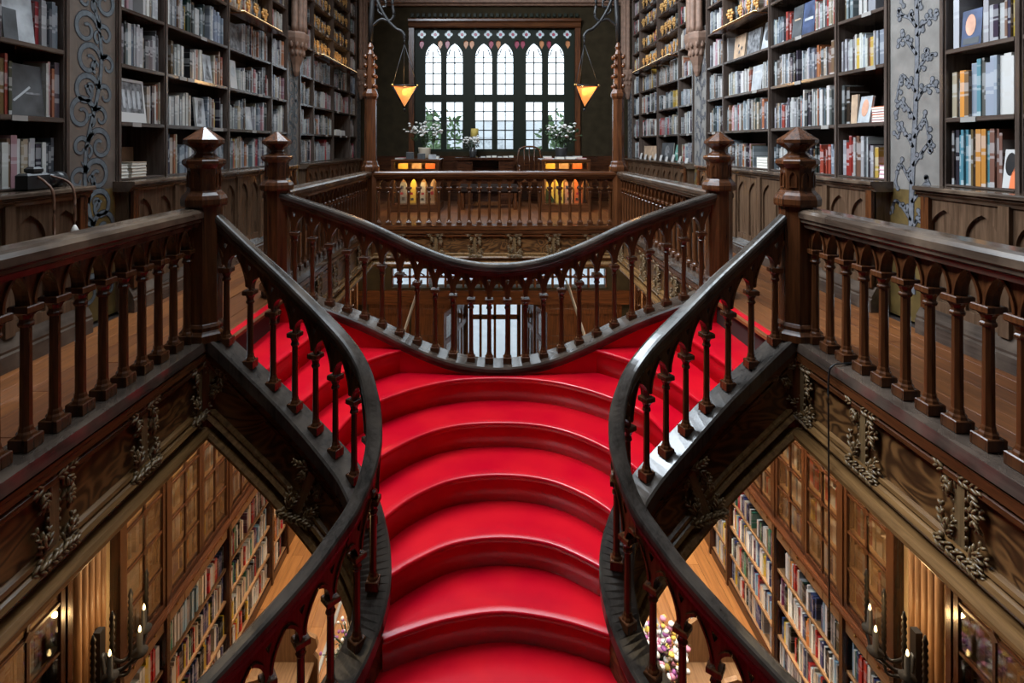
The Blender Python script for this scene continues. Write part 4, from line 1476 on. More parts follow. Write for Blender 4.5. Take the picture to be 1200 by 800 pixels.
def glass_door(parent, s, xf, y0, y1, z0, z1, cols, rows):
    st_ = 0.035
    xa, xb = s * (xf - 0.022), s * (xf + 0.006)
    dm = MB().box(xa, xb, y0, y0 + st_, z0, z1).box(xa, xb, y1 - st_, y1, z0, z1).box(xa, xb, y0 + st_, y1 - st_, z0, z0 + st_).box(xa, xb, y0 + st_, y1 - st_, z1 - st_, z1)
    f = dm.build('door', 'cabinet_z', parent)
    pw, ph = (y1 - y0 - 2 * st_) / cols, (z1 - z0 - 2 * st_) / rows
    for c in range(1, cols):
        y = y0 + st_ + c * pw
        MB().box(s * (xf - 0.018), s * (xf + 0.002), y - 0.009, y + 0.009, z0 + st_, z1 - st_).build('glazing_bar', 'cabinet_z', f)
    for r in range(1, rows):
        z = z0 + st_ + r * ph
        m = MB().box(s * (xf - 0.019), s * (xf + 0.002), y0 + st_, y1 - st_, z - 0.009, z + 0.009)
        for c in range(1, cols):     # small lozenge where the bars cross
            y = y0 + st_ + c * pw
            m.plate([(y - 0.032, z), (y, z - 0.032), (y + 0.032, z), (y, z + 0.032)], [], lambda u, v, d: (s * (xf - d), u, v), 0.025, 0.016)
        m.build('glazing_bar', 'cabinet_y', f, recalc=True)
    for c in range(cols):
        for r in range(rows):
            PANES.append((s * (xf - 0.010), y0 + st_ + c * pw, pw, z0 + st_ + r * ph, ph, f))
    return f


def lower_case(s, u):
    xf, ys = LXF[s], LUN[u]
    t = thing('ground_floor_bookcase', f'glazed ground-floor bookcase with open lower shelves on the {SIDE[s]} {LNAME[u]}', 'bookcase', (s * (xf + 0.12), (ys[0] + ys[-1]) / 2, GZ), 'ground-floor bookcases')
    xb = (abs(XL) if s < 0 else XR) - 0.005
    ztop = -0.50
    oak = 'oak_z'
    for y in ys:
        m = MB().box(s * (xf + 0.012), s * xb, y - 0.022, y + 0.022, GZ, ztop)
        m.box(s * (xf - 0.03), s * (xf + 0.012), y - 0.020, y + 0.020, GZ, ztop)
        m.build('upright', 'cabinet_z' if u != 2 else oak, t)
    MB().box(s * (xb - 0.012), s * xb, ys[0], ys[-1], GZ, ztop).build('back_panel', 'oak_z', t)
    MB().box(s * (xf - 0.05), s * (xf + 0.02), ys[0], ys[-1], ztop - 0.16, ztop).build('cornice', 'cabinet_y', t)
    MB().sweep([(s * xf, ys[0], -2.50), (s * xf, ys[-1], -2.50)], [(0.075, 0), (0.08, -0.012), (0.06, -0.024), (0.05, -0.04), (-0.2, -0.04), (-0.2, 0)], flip=s).build('counter_ledge', 'cabinet_y', t, recalc=True)
    MB().box(s * (xf - 0.02), s * xb, ys[0], ys[-1], GZ + 0.002, GZ + 0.09).build('plinth', 'cabinet_y', t)
    for b_ in range(len(ys) - 1):
        y0, y1 = ys[b_] + 0.023, ys[b_ + 1] - 0.023
        n = 2 if y1 - y0 > 0.7 else 1
        wd = (y1 - y0) / n
        for i in range(n):
            glass_door(t, s, xf, y0 + i * wd + 0.004, y0 + (i + 1) * wd - 0.004, -2.49, -0.68, 2, 6)
        nd = max(2, round((y1 - y0) / 0.26))
        for i in range(nd):
            dw = (y1 - y0) / nd
            dr = MB().bevbox(s * (xf - 0.008), s * (xf + 0.03), y0 + i * dw + 0.004, y0 + (i + 1) * dw - 0.004, -2.70, -2.548, 0.005).build('drawer', 'oak_y', t)
            MB().blob((s * (xf - 0.014), y0 + (i + 0.5) * dw, -2.62), (0.010, 0.010, 0.010)).build('knob', 'brass', dr)
        for k, z in enumerate(LSH):
            MB().box(s * (xf + 0.002), s * xb, y0, y1, z - 0.022, z).build('shelf', 'oak_y', t)
            top = LSH[k + 1] - 0.022 if k + 1 < len(LSH) else -2.72
            fill(s, xf, y0 + 0.002, y1 - 0.004, z, 0.17, min(0.25, top - z - 0.015), PALL, (s, 'g', u, b_), k, (), 1.0, 0.012, 0.034, 0.15)
        for k, z in enumerate((-2.46, -2.17, -1.88, -1.58, -1.29, -0.99)):
            MB().box(s * (xf + 0.025), s * xb, y0, y1, z - 0.018, z).build('inner_shelf', 'oak_y', t)
            if u == 1 or (u == 0 and b_ == 2):
                fill(s, xf + 0.03, y0 + 0.002, y1 - 0.004, z, 0.16, 0.245, PALD if b_ == 0 or u == 0 else PALL, (s, 'c', u, b_), k, (), 1.0, 0.014, 0.045, 0.13)
    return t


for s in (-1, 1):
    for u in (0, 1, 2):
        lower_case(s, u)
        for b_ in range(4):
            BAYS[(s, 'g', u, b_)] = f'{ordw(b_ + 1)} open bay, {SIDE[s]} ground-floor case' + ('' if u == 1 else (' by door' if u == 2 else ' by stairs').replace('ground-floor ', 'ground ') )
            BAYS[(s, 'c', u, b_)] = f'{ordw(b_ + 1)} glazed bay, {SIDE[s]} ground-floor case' + ('' if u == 1 else ' by stairs')
            BAYS[(s, 'g', u, b_)] = BAYS[(s, 'g', u, b_)].replace('ground-floor', 'ground-level')
    # fluted pilaster and lit cream panel between the cases
    for ya, yb, lab in ((3.33, 3.80, 'lit by the iron sconce'), (6.95, 7.42, 'between ground-floor cases')):
        t = thing('fluted_pilaster', f'fluted wooden pilaster with cream wall strip on the {SIDE[s]} {lab}', 'pilaster', (s * LXF[s], (ya + yb) / 2, GZ), 'ground-floor pilasters')
        x = LXF[s]
        MB().box(s * (x + 0.04), s * (x + 0.2), ya + 0.023, yb - 0.023, GZ, -0.5).build('wall_strip', 'cream_strip', t)
        for k in range(5):
            yy = ya + 0.14 + 0.055 * k
            MB().lathe([(0.028, GZ + 0.2), (0.026, -0.62)], 8, (s * (x + 0.036), yy, 0), PI / 8, smooth=True).build('flute', 'oak_z', t)
        MB().box(s * (x - 0.0), s * (x + 0.05), ya + 0.09, yb - 0.09, GZ + 0.002, GZ + 0.2).build('base_block', 'mahogany_z', t)
        MB().box(s * (x - 0.01), s * (x + 0.05), ya + 0.08, yb - 0.08, -0.62, -0.5).build('capital', 'mahogany_z', t)

# warm strip lamps under the gallery, in front of the cases
for s in (-1, 1):
    for y0, y1, pw in ((1.7, 3.2, 2.5), (3.85, 5.35, 110), (5.45, 6.9, 120), (7.5, 10.4, 80)):
        x = s * 2.28
        t = thing('gallery_strip_lamp', f'warm strip lamp under the {SIDE[s]} gallery, lighting the cases {("by the stair foot", "beside the pilaster", "past the turn", "by the door")[(1.7, 3.85, 5.45, 7.5).index(y0)]}', 'lamp', (x, (y0 + y1) / 2, -0.3), 'strip lamps under the gallery')
        MB().box(x - 0.05, x + 0.05, y0, y1, -0.34, -0.281).build('housing', 'brass', t)
        MB().box(x - 0.04, x + 0.04, y0 + 0.02, y1 - 0.02, -0.346, -0.3405).build('diffuser', 'warm_diffuser', t)
        area_light('strip_lamp_light', (x, (y0 + y1) / 2, -0.36), (0, -s * math.radians(12), 0), 0.09, y1 - y0, pw * (1.0 if s > 0 else 0.6), (1.0, 0.84, 0.62))

# wrought-iron sconces with candle bulbs
for s in (-1, 1):
    x0, y0, z0 = s * (LXF[s] - 0.0), 3.60, -2.10
    t = thing('iron_sconce', f'black twisted wrought-iron candle sconce on the {SIDE[s]} ground-floor pilaster', 'sconce', (x0, y0, z0), 'wrought-iron sconces')
    MB().box(s * (LXF[s] - 0.035), s * (LXF[s] + 0.012), y0 - 0.025, y0 + 0.025, z0 - 0.30, z0 + 0.06).build('back_plate', 'iron', t)
    for dy in (-0.17, 0.0, 0.17):
        xx = x0 - s * (0.20 if dy else 0.28)
        pts = smooth([(x0 - s * 0.03, y0, z0 - 0.1), (x0 - s * 0.12, y0 + dy * 0.5, z0 - 0.22), (xx, y0 + dy, z0 - 0.10)], 8)
        MB().tube(pts, 0.012, 6).build('arm', 'iron', t)
        MB().lathe([(0.012, -0.11), (0.045, -0.095), (0.05, -0.08), (0.018, -0.07), (0.016, 0.05)], 10, (xx, y0 + dy, z0), smooth=True).build('candle_cup', 'iron', t)
        bl = MB().lathe([(0.006, 0.05), (0.009, 0.062), (0.007, 0.075), (0.002, 0.09)], 10, (xx, y0 + dy, z0), smooth=True).build('candle_bulb', 'bulb', t)
    for dy in (-0.09, 0.09, 0.26, -0.26):
        xx = x0 - s * 0.16
        MB().lathe([(0.010 + 0.007 * (k % 2), -0.20 + 0.022 * k) for k in range(20)] + [(0.004, 0.26)], 8, (xx, y0 + dy, z0), smooth=True).build('twisted_finial', 'iron', t)
        MB().tube(smooth([(x0 - s * 0.03, y0, z0 - 0.25), (xx, y0 + dy * 0.6, z0 - 0.28), (xx, y0 + dy, z0 - 0.19)], 6), 0.010, 6).build('scroll', 'iron', t)
    d = bpy.data.lights.new('sconce_light', 'POINT')
    d.energy = 3.5
    d.color = (1.0, 0.62, 0.26)
    d.shadow_soft_size = 0.015
    o = bpy.data.objects.new('sconce_light', d)
    o.location = (x0 - s * 0.30, y0, z0 + 0.16)
    COL.objects.link(o)

# ================================================================== FRONT WINDOW
LIGHTS = [(-1.406, -1.079), (-.964, -.628), (-.363, -.019), (.096, .423), (.691, 1.025), (1.156, 1.484)]
GROUPS = [(WX0, -0.50), (-0.50, 0.56), (0.56, WX1)]
win = struct('window_1', 'tall front window of six leaded lights with coloured tracery above', 'window', ((WX0 + WX1) / 2, YW + 0.1, WZ0))
yf0, yf1 = YW + 0.06, YW + 0.16
MB().box(WX0, WX1, YW + 0.04, yf1 + 0.02, WZ0, 1.075).build('window_sill', 'frame_green', win)
edges = [WX0] + [v for l in LIGHTS for v in l] + [WX1]
for i in range(0, len(edges), 2):
    wide = i in (4, 8)
    MB().box(edges[i], edges[i + 1], yf0 - (0.03 if wide else 0), yf1, 1.075, 3.02).build('mullion', 'frame_green', win)
for a, b_ in LIGHTS:
    MB().box(a, b_, yf0 + 0.01, yf1, 2.05, 2.21).build('transom', 'frame_green', win)
    xm = (a + b_) / 2
    bars = [(1.085, 2.05, 5), (2.21, 3.22, 4.6)]
    MB().box(xm - 0.013, xm + 0.013, YW + 0.10, YW + 0.118, 1.075, 2.05).build('lead_bar', 'lead', win)
    MB().box(xm - 0.013, xm + 0.013, YW + 0.10, YW + 0.118, 2.21, 3.12).build('lead_bar', 'lead', win)
    for zz0, zz1, n in ((1.075, 2.05, 5), (2.21, 3.09, 4)):
        ph = (zz1 - zz0) / n
        for r in range(n):
            for h_ in (0, 1):
                xa, xb = (a, xm - 0.013) if h_ == 0 else (xm + 0.013, b_)
                MB().box(xa, xb, YW + 0.106, YW + 0.110, zz0 + r * ph + 0.006, zz0 + (r + 1) * ph - 0.006).build('pane', 'window_glass', win)
            if r:
                MB().box(a, b_, YW + 0.10, YW + 0.118, zz0 + r * ph - 0.012, zz0 + r * ph + 0.012).build('lead_bar', 'lead', win)


def quatrefoil(cx, cz, r, n=6):
    pts = []
    for k in range(4):
        a = PI / 2 * k
        ox, oz = cx + 0.55 * r * math.cos(a), cz + 0.55 * r * math.sin(a)
        for j in range(n):
            b_ = a - 1.75 + 3.5 * j / (n - 1)
            pts.append((ox + 0.5 * r * math.cos(b_), oz + 0.5 * r * math.sin(b_)))
    return pts


frw = lambda u, v, d: (u, YW + d, v)
for g, (ga, gb) in enumerate(GROUPS):
    holes, glassp = [], []
    lts = LIGHTS[2 * g:2 * g + 2]
    for a, b_ in lts:
        holes.append(arch_poly(a, b_, 2.985, 2.99, 3.28))
    xs = [ga + 0.14 + (gb - ga - 0.28) * i / 3 for i in range(4)]
    for x in xs:
        q = quatrefoil(x, 3.46, 0.085)
        holes.append(q)
        glassp.append((q, 'glass_pale_glow'))
    l0, l1 = lts
    for cx in ((l0[0] - 0.075), (l0[1] + l1[0]) / 2 - 0.075, (l0[1] + l1[0]) / 2 + 0.075, l1[1] + 0.075):
        q = [(cx, 3.15), (cx + 0.05, 3.24), (cx + 0.045, 3.31), (cx, 3.335), (cx - 0.045, 3.31), (cx - 0.05, 3.24)]
        cl_ = min(max(cx, ga + 0.06), gb - 0.06) - cx
        q = [(u + cl_, v) for u, v in q]
        holes.append(q)
        glassp.append((q, 'glass_amber_glow' if (g + len(glassp)) % 2 else 'glass_red_glow'))
    MB().plate(rect(ga, 2.985, gb, 3.62), holes, frw, 0.055, 0.15).build('tracery', 'frame_green', win, recalc=True)
    for q, mt in glassp:
        MB().plate(q, [], frw, 0.10, 0.106).build('stained_glass', mt, win, recalc=True)
    for x in xs:
        MB().plate(disc(x, 3.46, 0.034, 0.034, 10), [], frw, 0.093, 0.0995).build('stained_glass', 'glass_red_glow', win, recalc=True)
    for a, b_ in lts:
        q = arch_poly(a, b_, 3.09, 3.095, 3.27)
        MB().plate(q, [], frw, 0.106, 0.110).build('pane', 'window_glass', win, recalc=True)
        # cusps inside the arch head
        for sg, xx in ((1, a), (-1, b_)):
            MB().tube([(xx, YW + 0.09, 3.02), (xx + sg * 0.05, YW + 0.09, 3.045), (xx + sg * 0.06, YW + 0.09, 3.10), (xx + sg * 0.09, YW + 0.09, 3.16)], 0.013, 6).build('cusp', 'frame_green', win)
tb = tag(MB().sweep([(WX0 - 0.12, YW, 3.62), (WX1 + 0.12, YW, 3.62)], [(-0.10, 0.14), (-0.12, 0.12), (-0.12, 0.08), (-0.08, 0.05), (-0.06, -0.03), (-0.03, -0.05), (-0.002, -0.05), (-0.002, 0.14)]).build('trim_1', 'mahogany_x', recalc=True),
         'reddish moulded wooden lintel over the front window', 'lintel', kind='structure')
tag(MB().sweep([(XL, YW, 4.02), (XR, YW, 4.02)], [(-0.16, 0.16), (-0.16, 0.05), (-0.10, 0.03), (-0.08, 0.0), (-0.002, 0.0), (-0.002, 0.16)]).build('trim_2', 'stone', recalc=True),
    'pinkish cornice high on the front wall', 'cornice', kind='structure')
for x in (WX0 - 0.06, WX1 + 0.06):
    nm = 'trim_3' if x < 0 else 'trim_4'
    tag(MB().box(x - 0.055, x + 0.055, YW - 0.05, YW - 0.002, 0.0, 3.57).build(nm, 'mahogany_z'), f'dark wooden casing up the {"left" if x < 0 else "right"} side of the front window', 'casing', kind='structure')
MT = MB()
for i in range(30):
    x = WX0 - 0.1 + (WX1 - WX0 + 0.2) * (i + 0.5) / 30
    MT.box(x - 0.03, x + 0.03, YW - 0.05, YW - 0.002, 3.80, 3.87)
tag(MT.build('trim_5', 'frame_green'), 'dentil course above the window lintel', 'moulding', kind='structure')
tag(MB().box(XL, XR, YW - 0.03, YW - 0.002, 0.0, 0.93).build('trim_6', 'cabinet_x'), 'dark wooden dado along the front wall', 'panelling', kind='structure')

# ------------------------------------------------------------------ shop front on the ground floor
tw = struct('window_2', 'long traceried transom window above the shop door', 'window', (0, YW + 0.1, TZ0))
n = 12
for i in range(n + 1):
    x = TX0 + (TX1 - TX0) * i / n
    MB().box(x - 0.022, x + 0.022, YW + 0.05, YW + 0.12, TZ0, TZ1).build('mullion', 'mahogany_z', tw)
MB().box(TX0, TX1, YW + 0.05, YW + 0.12, -1.605, -1.565).build('transom', 'mahogany_x', tw)
for i in range(n):
    x = TX0 + (TX1 - TX0) * (i + 0.5) / n
    for sg in (-1, 1):
        MB().tube([(x - sg * 0.12, YW + 0.085, -1.56), (x - sg * 0.02, YW + 0.085, -1.50), (x + sg * 0.05, YW + 0.085, -1.41)], 0.014, 6).build('tracery_bar', 'mahogany_z', tw)
    MB().box(x - 0.16, x + 0.16, YW + 0.088, YW + 0.092, TZ0, -1.605).build('pane', 'window_glass', tw)
    MB().box(x - 0.16, x + 0.16, YW + 0.088, YW + 0.092, -1.565, TZ1).build('pane', 'window_glass', tw)
tag(MB().box(XL, XR, YW - 0.08, YW - 0.002, -2.12, -1.84).build('trim_7', 'mahogany_x'), 'dark beam above the shop door', 'beam', kind='structure')
for i, (a, b_) in enumerate(((-2.55, -1.72), (-1.68, -0.85), (0.95, 1.78), (1.82, 2.66))):
    t = thing('door_side_panel', f'warm brown panelled wall section, {ordw(i + 1)} from left beside the shop door', 'panelling', ((a + b_) / 2, YW - 0.03, GZ), 'panelling beside the shop door')
    MB().box(a, b_, YW - 0.03, YW - 0.002, GZ, -2.13).build('backing', 'mahogany_z', t)
    for zz0, zz1 in ((GZ + 0.1, -2.95), (-2.87, -2.22)):
        MB().plate(rect(a + 0.01, zz0, b_ - 0.01, zz1), [rect(a + 0.11, zz0 + 0.1, b_ - 0.11, zz1 - 0.1)], lambda u, v, d: (u, YW - d, v), 0.031, 0.06).build('panel_frame', 'mahogany_z', t, recalc=True)
dr = struct('door_1', 'arched glass double shop door with daylight behind', 'door', (0.05, YW + 0.9, GZ))
yd = YW + 0.85
cols = [-0.47, -0.27, 0.05, 0.37, 0.57]
for x in cols + [-0.5, 0.6]:
    MB().box(x - 0.028, x + 0.028, yd, yd + 0.06, GZ, -2.12).build('stile', 'mahogany_z', dr)
MB().box(-0.5, 0.6, yd, yd + 0.06, -2.72, -2.64).build('transom', 'mahogany_x', dr)
MB().box(-0.5, 0.6, yd, yd + 0.06, GZ, GZ + 0.25).build('bottom_rail', 'mahogany_x', dr)
frd = lambda u, v, d: (u, yd + d, v)
hl = [arch_poly(a + 0.03, b_ - 0.03, -2.62, -2.42, -2.26) for a, b_ in zip(cols, cols[1:])]
MB().plate(rect(-0.52, -2.64, 0.62, -2.10), hl, frd, 0.01, 0.05).build('arched_head', 'mahogany_x', dr, recalc=True)
for a, b_ in zip(cols, cols[1:]):
    MB().box(a + 0.028, b_ - 0.028, yd + 0.026, yd + 0.032, GZ + 0.25, -2.72).build('pane', 'window_glass', dr)
    MB().box(a + 0.03, b_ - 0.03, yd + 0.026, yd + 0.032, -2.62, -2.28).build('pane', 'window_glass', dr)
tag(MB().box(DX0 - 0.3, DX1 + 0.3, yd, yd + 0.1, -2.12, -1.85).build('trim_8', 'mahogany_x'), 'wooden head of the door lobby', 'beam', kind='structure')
tag(MB().box(-0.9, -0.55, yd + 0.062, yd + 0.1, GZ, -2.12).box(0.65, 1.0, yd + 0.062, yd + 0.1, GZ, -2.12).build('trim_9', 'mahogany_z'), 'wooden side posts of the door lobby', 'casing', kind='structure')
tag(MB().box(-1.1, 1.2, YW + 0.3, yd, -2.12, -2.06).build('trim_10', 'mahogany_x'), 'soffit of the door lobby', 'soffit', kind='structure')
for s, xa, xb in ((-1, DX0 + 0.02, -0.56), (1, DX1 - 0.02, 0.66)):
    t = thing('lobby_screen', f'glazed angled lobby screen on the {SIDE[s]} of the shop door', 'glass screen', ((xa + xb) / 2, YW + 0.4, GZ), 'lobby screens')
    A, B_ = Vector((xa, YW + 0.02)), Vector((xb, yd - 0.02))
    dd = (B_ - A)
    ln = dd.length
    dd.normalize()
    nn = Vector((-dd.y, dd.x))
    frs = lambda u, v, d: (A.x + dd.x * u + nn.x * d, A.y + dd.y * u + nn.y * d, v)
    half_ = ln / 2
    hs = [rect(i * half_ + 0.05, GZ + 0.3, (i + 1) * half_ - 0.05, -2.72) for i in range(2)] + [arch_poly(i * half_ + 0.05, (i + 1) * half_ - 0.05, -2.62, -2.42, -2.26) for i in range(2)]
    MB().plate(rect(0, GZ + 0.002, ln, -2.13), hs, frs, -0.02, 0.02).build('frame', 'mahogany_z', t, recalc=True)
    for i in range(2):
        MB().plate(rect(i * half_ + 0.04, GZ + 0.28, (i + 1) * half_ - 0.04, -2.24), [], frs, -0.003, 0.003).build('pane', 'window_glass', t, recalc=True)
# inward-opened glazed leaves
for s, hx in ((-1, DX0 - 0.02), (1, DX1 + 0.02)):
    t = thing('door_leaf', f'dark glazed door leaf folded open on the {SIDE[s]} of the lobby', 'door leaf', (hx, YW - 0.3, GZ), 'open door leaves')
    ang = math.radians(62) * s
    frs = lambda u, v, d: (hx + s * u * 0.30 + d * 0.9, YW - 0.07 - u * 0.85, v)
    MB().plate(rect(0, GZ + 0.01, 0.6, -2.15), [rect(0.08, GZ + 0.3, 0.52, -2.8), rect(0.08, -2.7, 0.52, -2.25)], frs, -0.018, 0.018).build('frame', 'mahogany_z', t, recalc=True)
    for z0_, z1_ in ((GZ + 0.29, -2.79), (-2.71, -2.24)):
        MB().plate(rect(0.07, z0_, 0.53, z1_), [], frs, -0.003, 0.003).build('pane', 'cabinet_glass', t, recalc=True)
# ladders
for s in (-1, 1):
    t = thing('library_ladder', f'slim pale library ladder leaning to the {SIDE[s]} of the shop door', 'ladder', (s * 2.1, 8.6, GZ), 'library ladders')
    top, bot = Vector((s * 1.18, 8.8, -1.05)), Vector((s * 2.15, 8.7, GZ))
    for dy in (-0.14, 0.14):
        MB().tube([bot + Vector((0, dy, 0.01)), top + Vector((0, dy, 0))], 0.016, 6).build('rail', 'label_card', t)
    for k in range(1, 10):
        p = bot.lerp(top, k / 10)
        MB().tube([p + Vector((0, -0.14, 0)), p + Vector((0, 0.14, 0))], 0.011, 6).build('rung', 'label_card', t)
for s in (-1, 1):
    d = bpy.data.lights.new('lobby_lamp_light', 'POINT')
    d.energy = 24
    d.color = (1.0, 0.60, 0.28)
    d.shadow_soft_size = 0.1
    o = bpy.data.objects.new('lobby_lamp_light', d)
    o.location = (s * 1.9, 10.3, -0.72)
    COL.objects.link(o)
    t = thing('globe_lamp', f'small warm globe lamp under the gallery by the {SIDE[s]} door panelling', 'lamp', (s * 1.9, 10.3, -0.28), 'globe lamps near the door')
    MB().tube([(s * 1.9, 10.3, -0.281), (s * 1.9, 10.3, -0.50)], 0.012, 6).build('stem', 'brass', t)
    MB().blob((s * 1.9, 10.3, -0.56), (0.07, 0.07, 0.07), None, 12, 8).build('globe', 'lamp_glass', t)

# ================================================================== HANGING LAMPS
for s in (-1, 1):
    x, y = s * 1.235, Y3
    t = thing('hanging_lamp', f'glowing inverted-pyramid lantern hung from the {SIDE[s]} iron bracket', 'lamp', (x, y, 1.64), 'pyramid lanterns')
    zt, zb, r = 1.965, 1.66, 0.195
    a0 = -PI / 2 + PI / 3 + 0.22
    cor = [Vector((x + r * math.cos(a0 + 2 * PI * k / 3), y + r * math.sin(a0 + 2 * PI * k / 3), zt)) for k in range(3)]
    ap = Vector((x, y, zb))
    for k in range(3):
        a, b_ = cor[k], cor[(k + 1) % 3]
        nrm = (b_ - a).cross(ap - a).normalized() * 0.004
        cen = (a + b_ + ap) / 3
        A, B_, C_ = (cen + (q - cen) * 0.88 for q in (a, b_, ap))
        mb = MB().add([A + nrm, B_ + nrm, C_ + nrm, A - nrm, B_ - nrm, C_ - nrm], [(0, 1, 2), (5, 4, 3), (0, 3, 4, 1), (1, 4, 5, 2), (2, 5, 3, 0)])
        front = cen.y < y - 0.02
        mb.build('glass_panel', 'lamp_glass' if k != 0 else 'lamp_glass_reflection', t, recalc=True)
        MB().tube([a, b_], 0.012, 6).build('rim_bar', 'iron', t)
        MB().tube([a, ap], 0.010, 6).build('edge_bar', 'iron', t)
        MB().tube([a, Vector((x, y, 2.54))], 0.005, 5).build('chain', 'iron', t)
        MB().blob(a, (0.02, 0.02, 0.02)).build('corner_knob', 'brass', t)
    MB().blob(ap - Vector((0, 0, 0.02)), (0.018, 0.018, 0.03)).build('drop', 'iron', t)
    MB().blob((x, y, 1.88), (0.035, 0.035, 0.045), None, 10, 6).build('bulb', 'bulb', t)
    MB().tube([(x, y, 2.54), (x, y, 2.615)], 0.012, 6).build('hook', 'iron', t)
    d = bpy.data.lights.new('lantern_light', 'POINT')
    d.energy = 9
    d.color = (1.0, 0.58, 0.22)
    d.shadow_soft_size = 0.05
    o = bpy.data.objects.new('lantern_light', d)
    o.location = (x, y, 2.05)
    COL.objects.link(o)
    # wrought bracket on top of the column
    t = thing('iron_bracket', f'black scrolled wrought-iron bracket above the {SIDE[s]} corner column', 'bracket', (s * XN, y, 2.58), 'scrolled iron brackets')
    X = lambda v: s * v
    MB().tube([(X(1.70), y, 2.575), (X(1.69), y, 2.9), (X(1.66), y, 3.3), (X(1.62), y, 3.7)], 0.035, 8).build('upright', 'iron', t)
    MB().tube(smooth([(X(1.66), y, 3.25), (X(1.50), y, 2.92), (X(1.36), y, 2.76), (X(1.28), y, 2.72), (X(1.235), y, 2.66), (X(1.235), y, 2.61)], 6), 0.022, 8).build('arm', 'iron', t)
    MB().tube(smooth([(X(1.69), y, 2.78), (X(1.56), y, 2.88), (X(1.44), y, 2.86), (X(1.38), y, 2.94), (X(1.40), y, 3.10), (X(1.36), y, 3.3)], 6), 0.020, 8).build('scroll', 'iron', t)
    MB().tube(smooth([(X(1.50), y, 2.92), (X(1.60), y, 3.0), (X(1.58), y, 3.15), (X(1.50), y, 3.14), (X(1.49), y, 3.06), (X(1.54), y, 3.05)], 6), 0.016, 8).build('scroll', 'iron', t)
    MB().tube(smooth([(X(1.36), y, 3.3), (X(1.33), y, 3.42), (X(1.24), y, 3.44), (X(1.22), y, 3.34), (X(1.28), y, 3.31)], 6), 0.016, 8).build('scroll', 'iron', t)

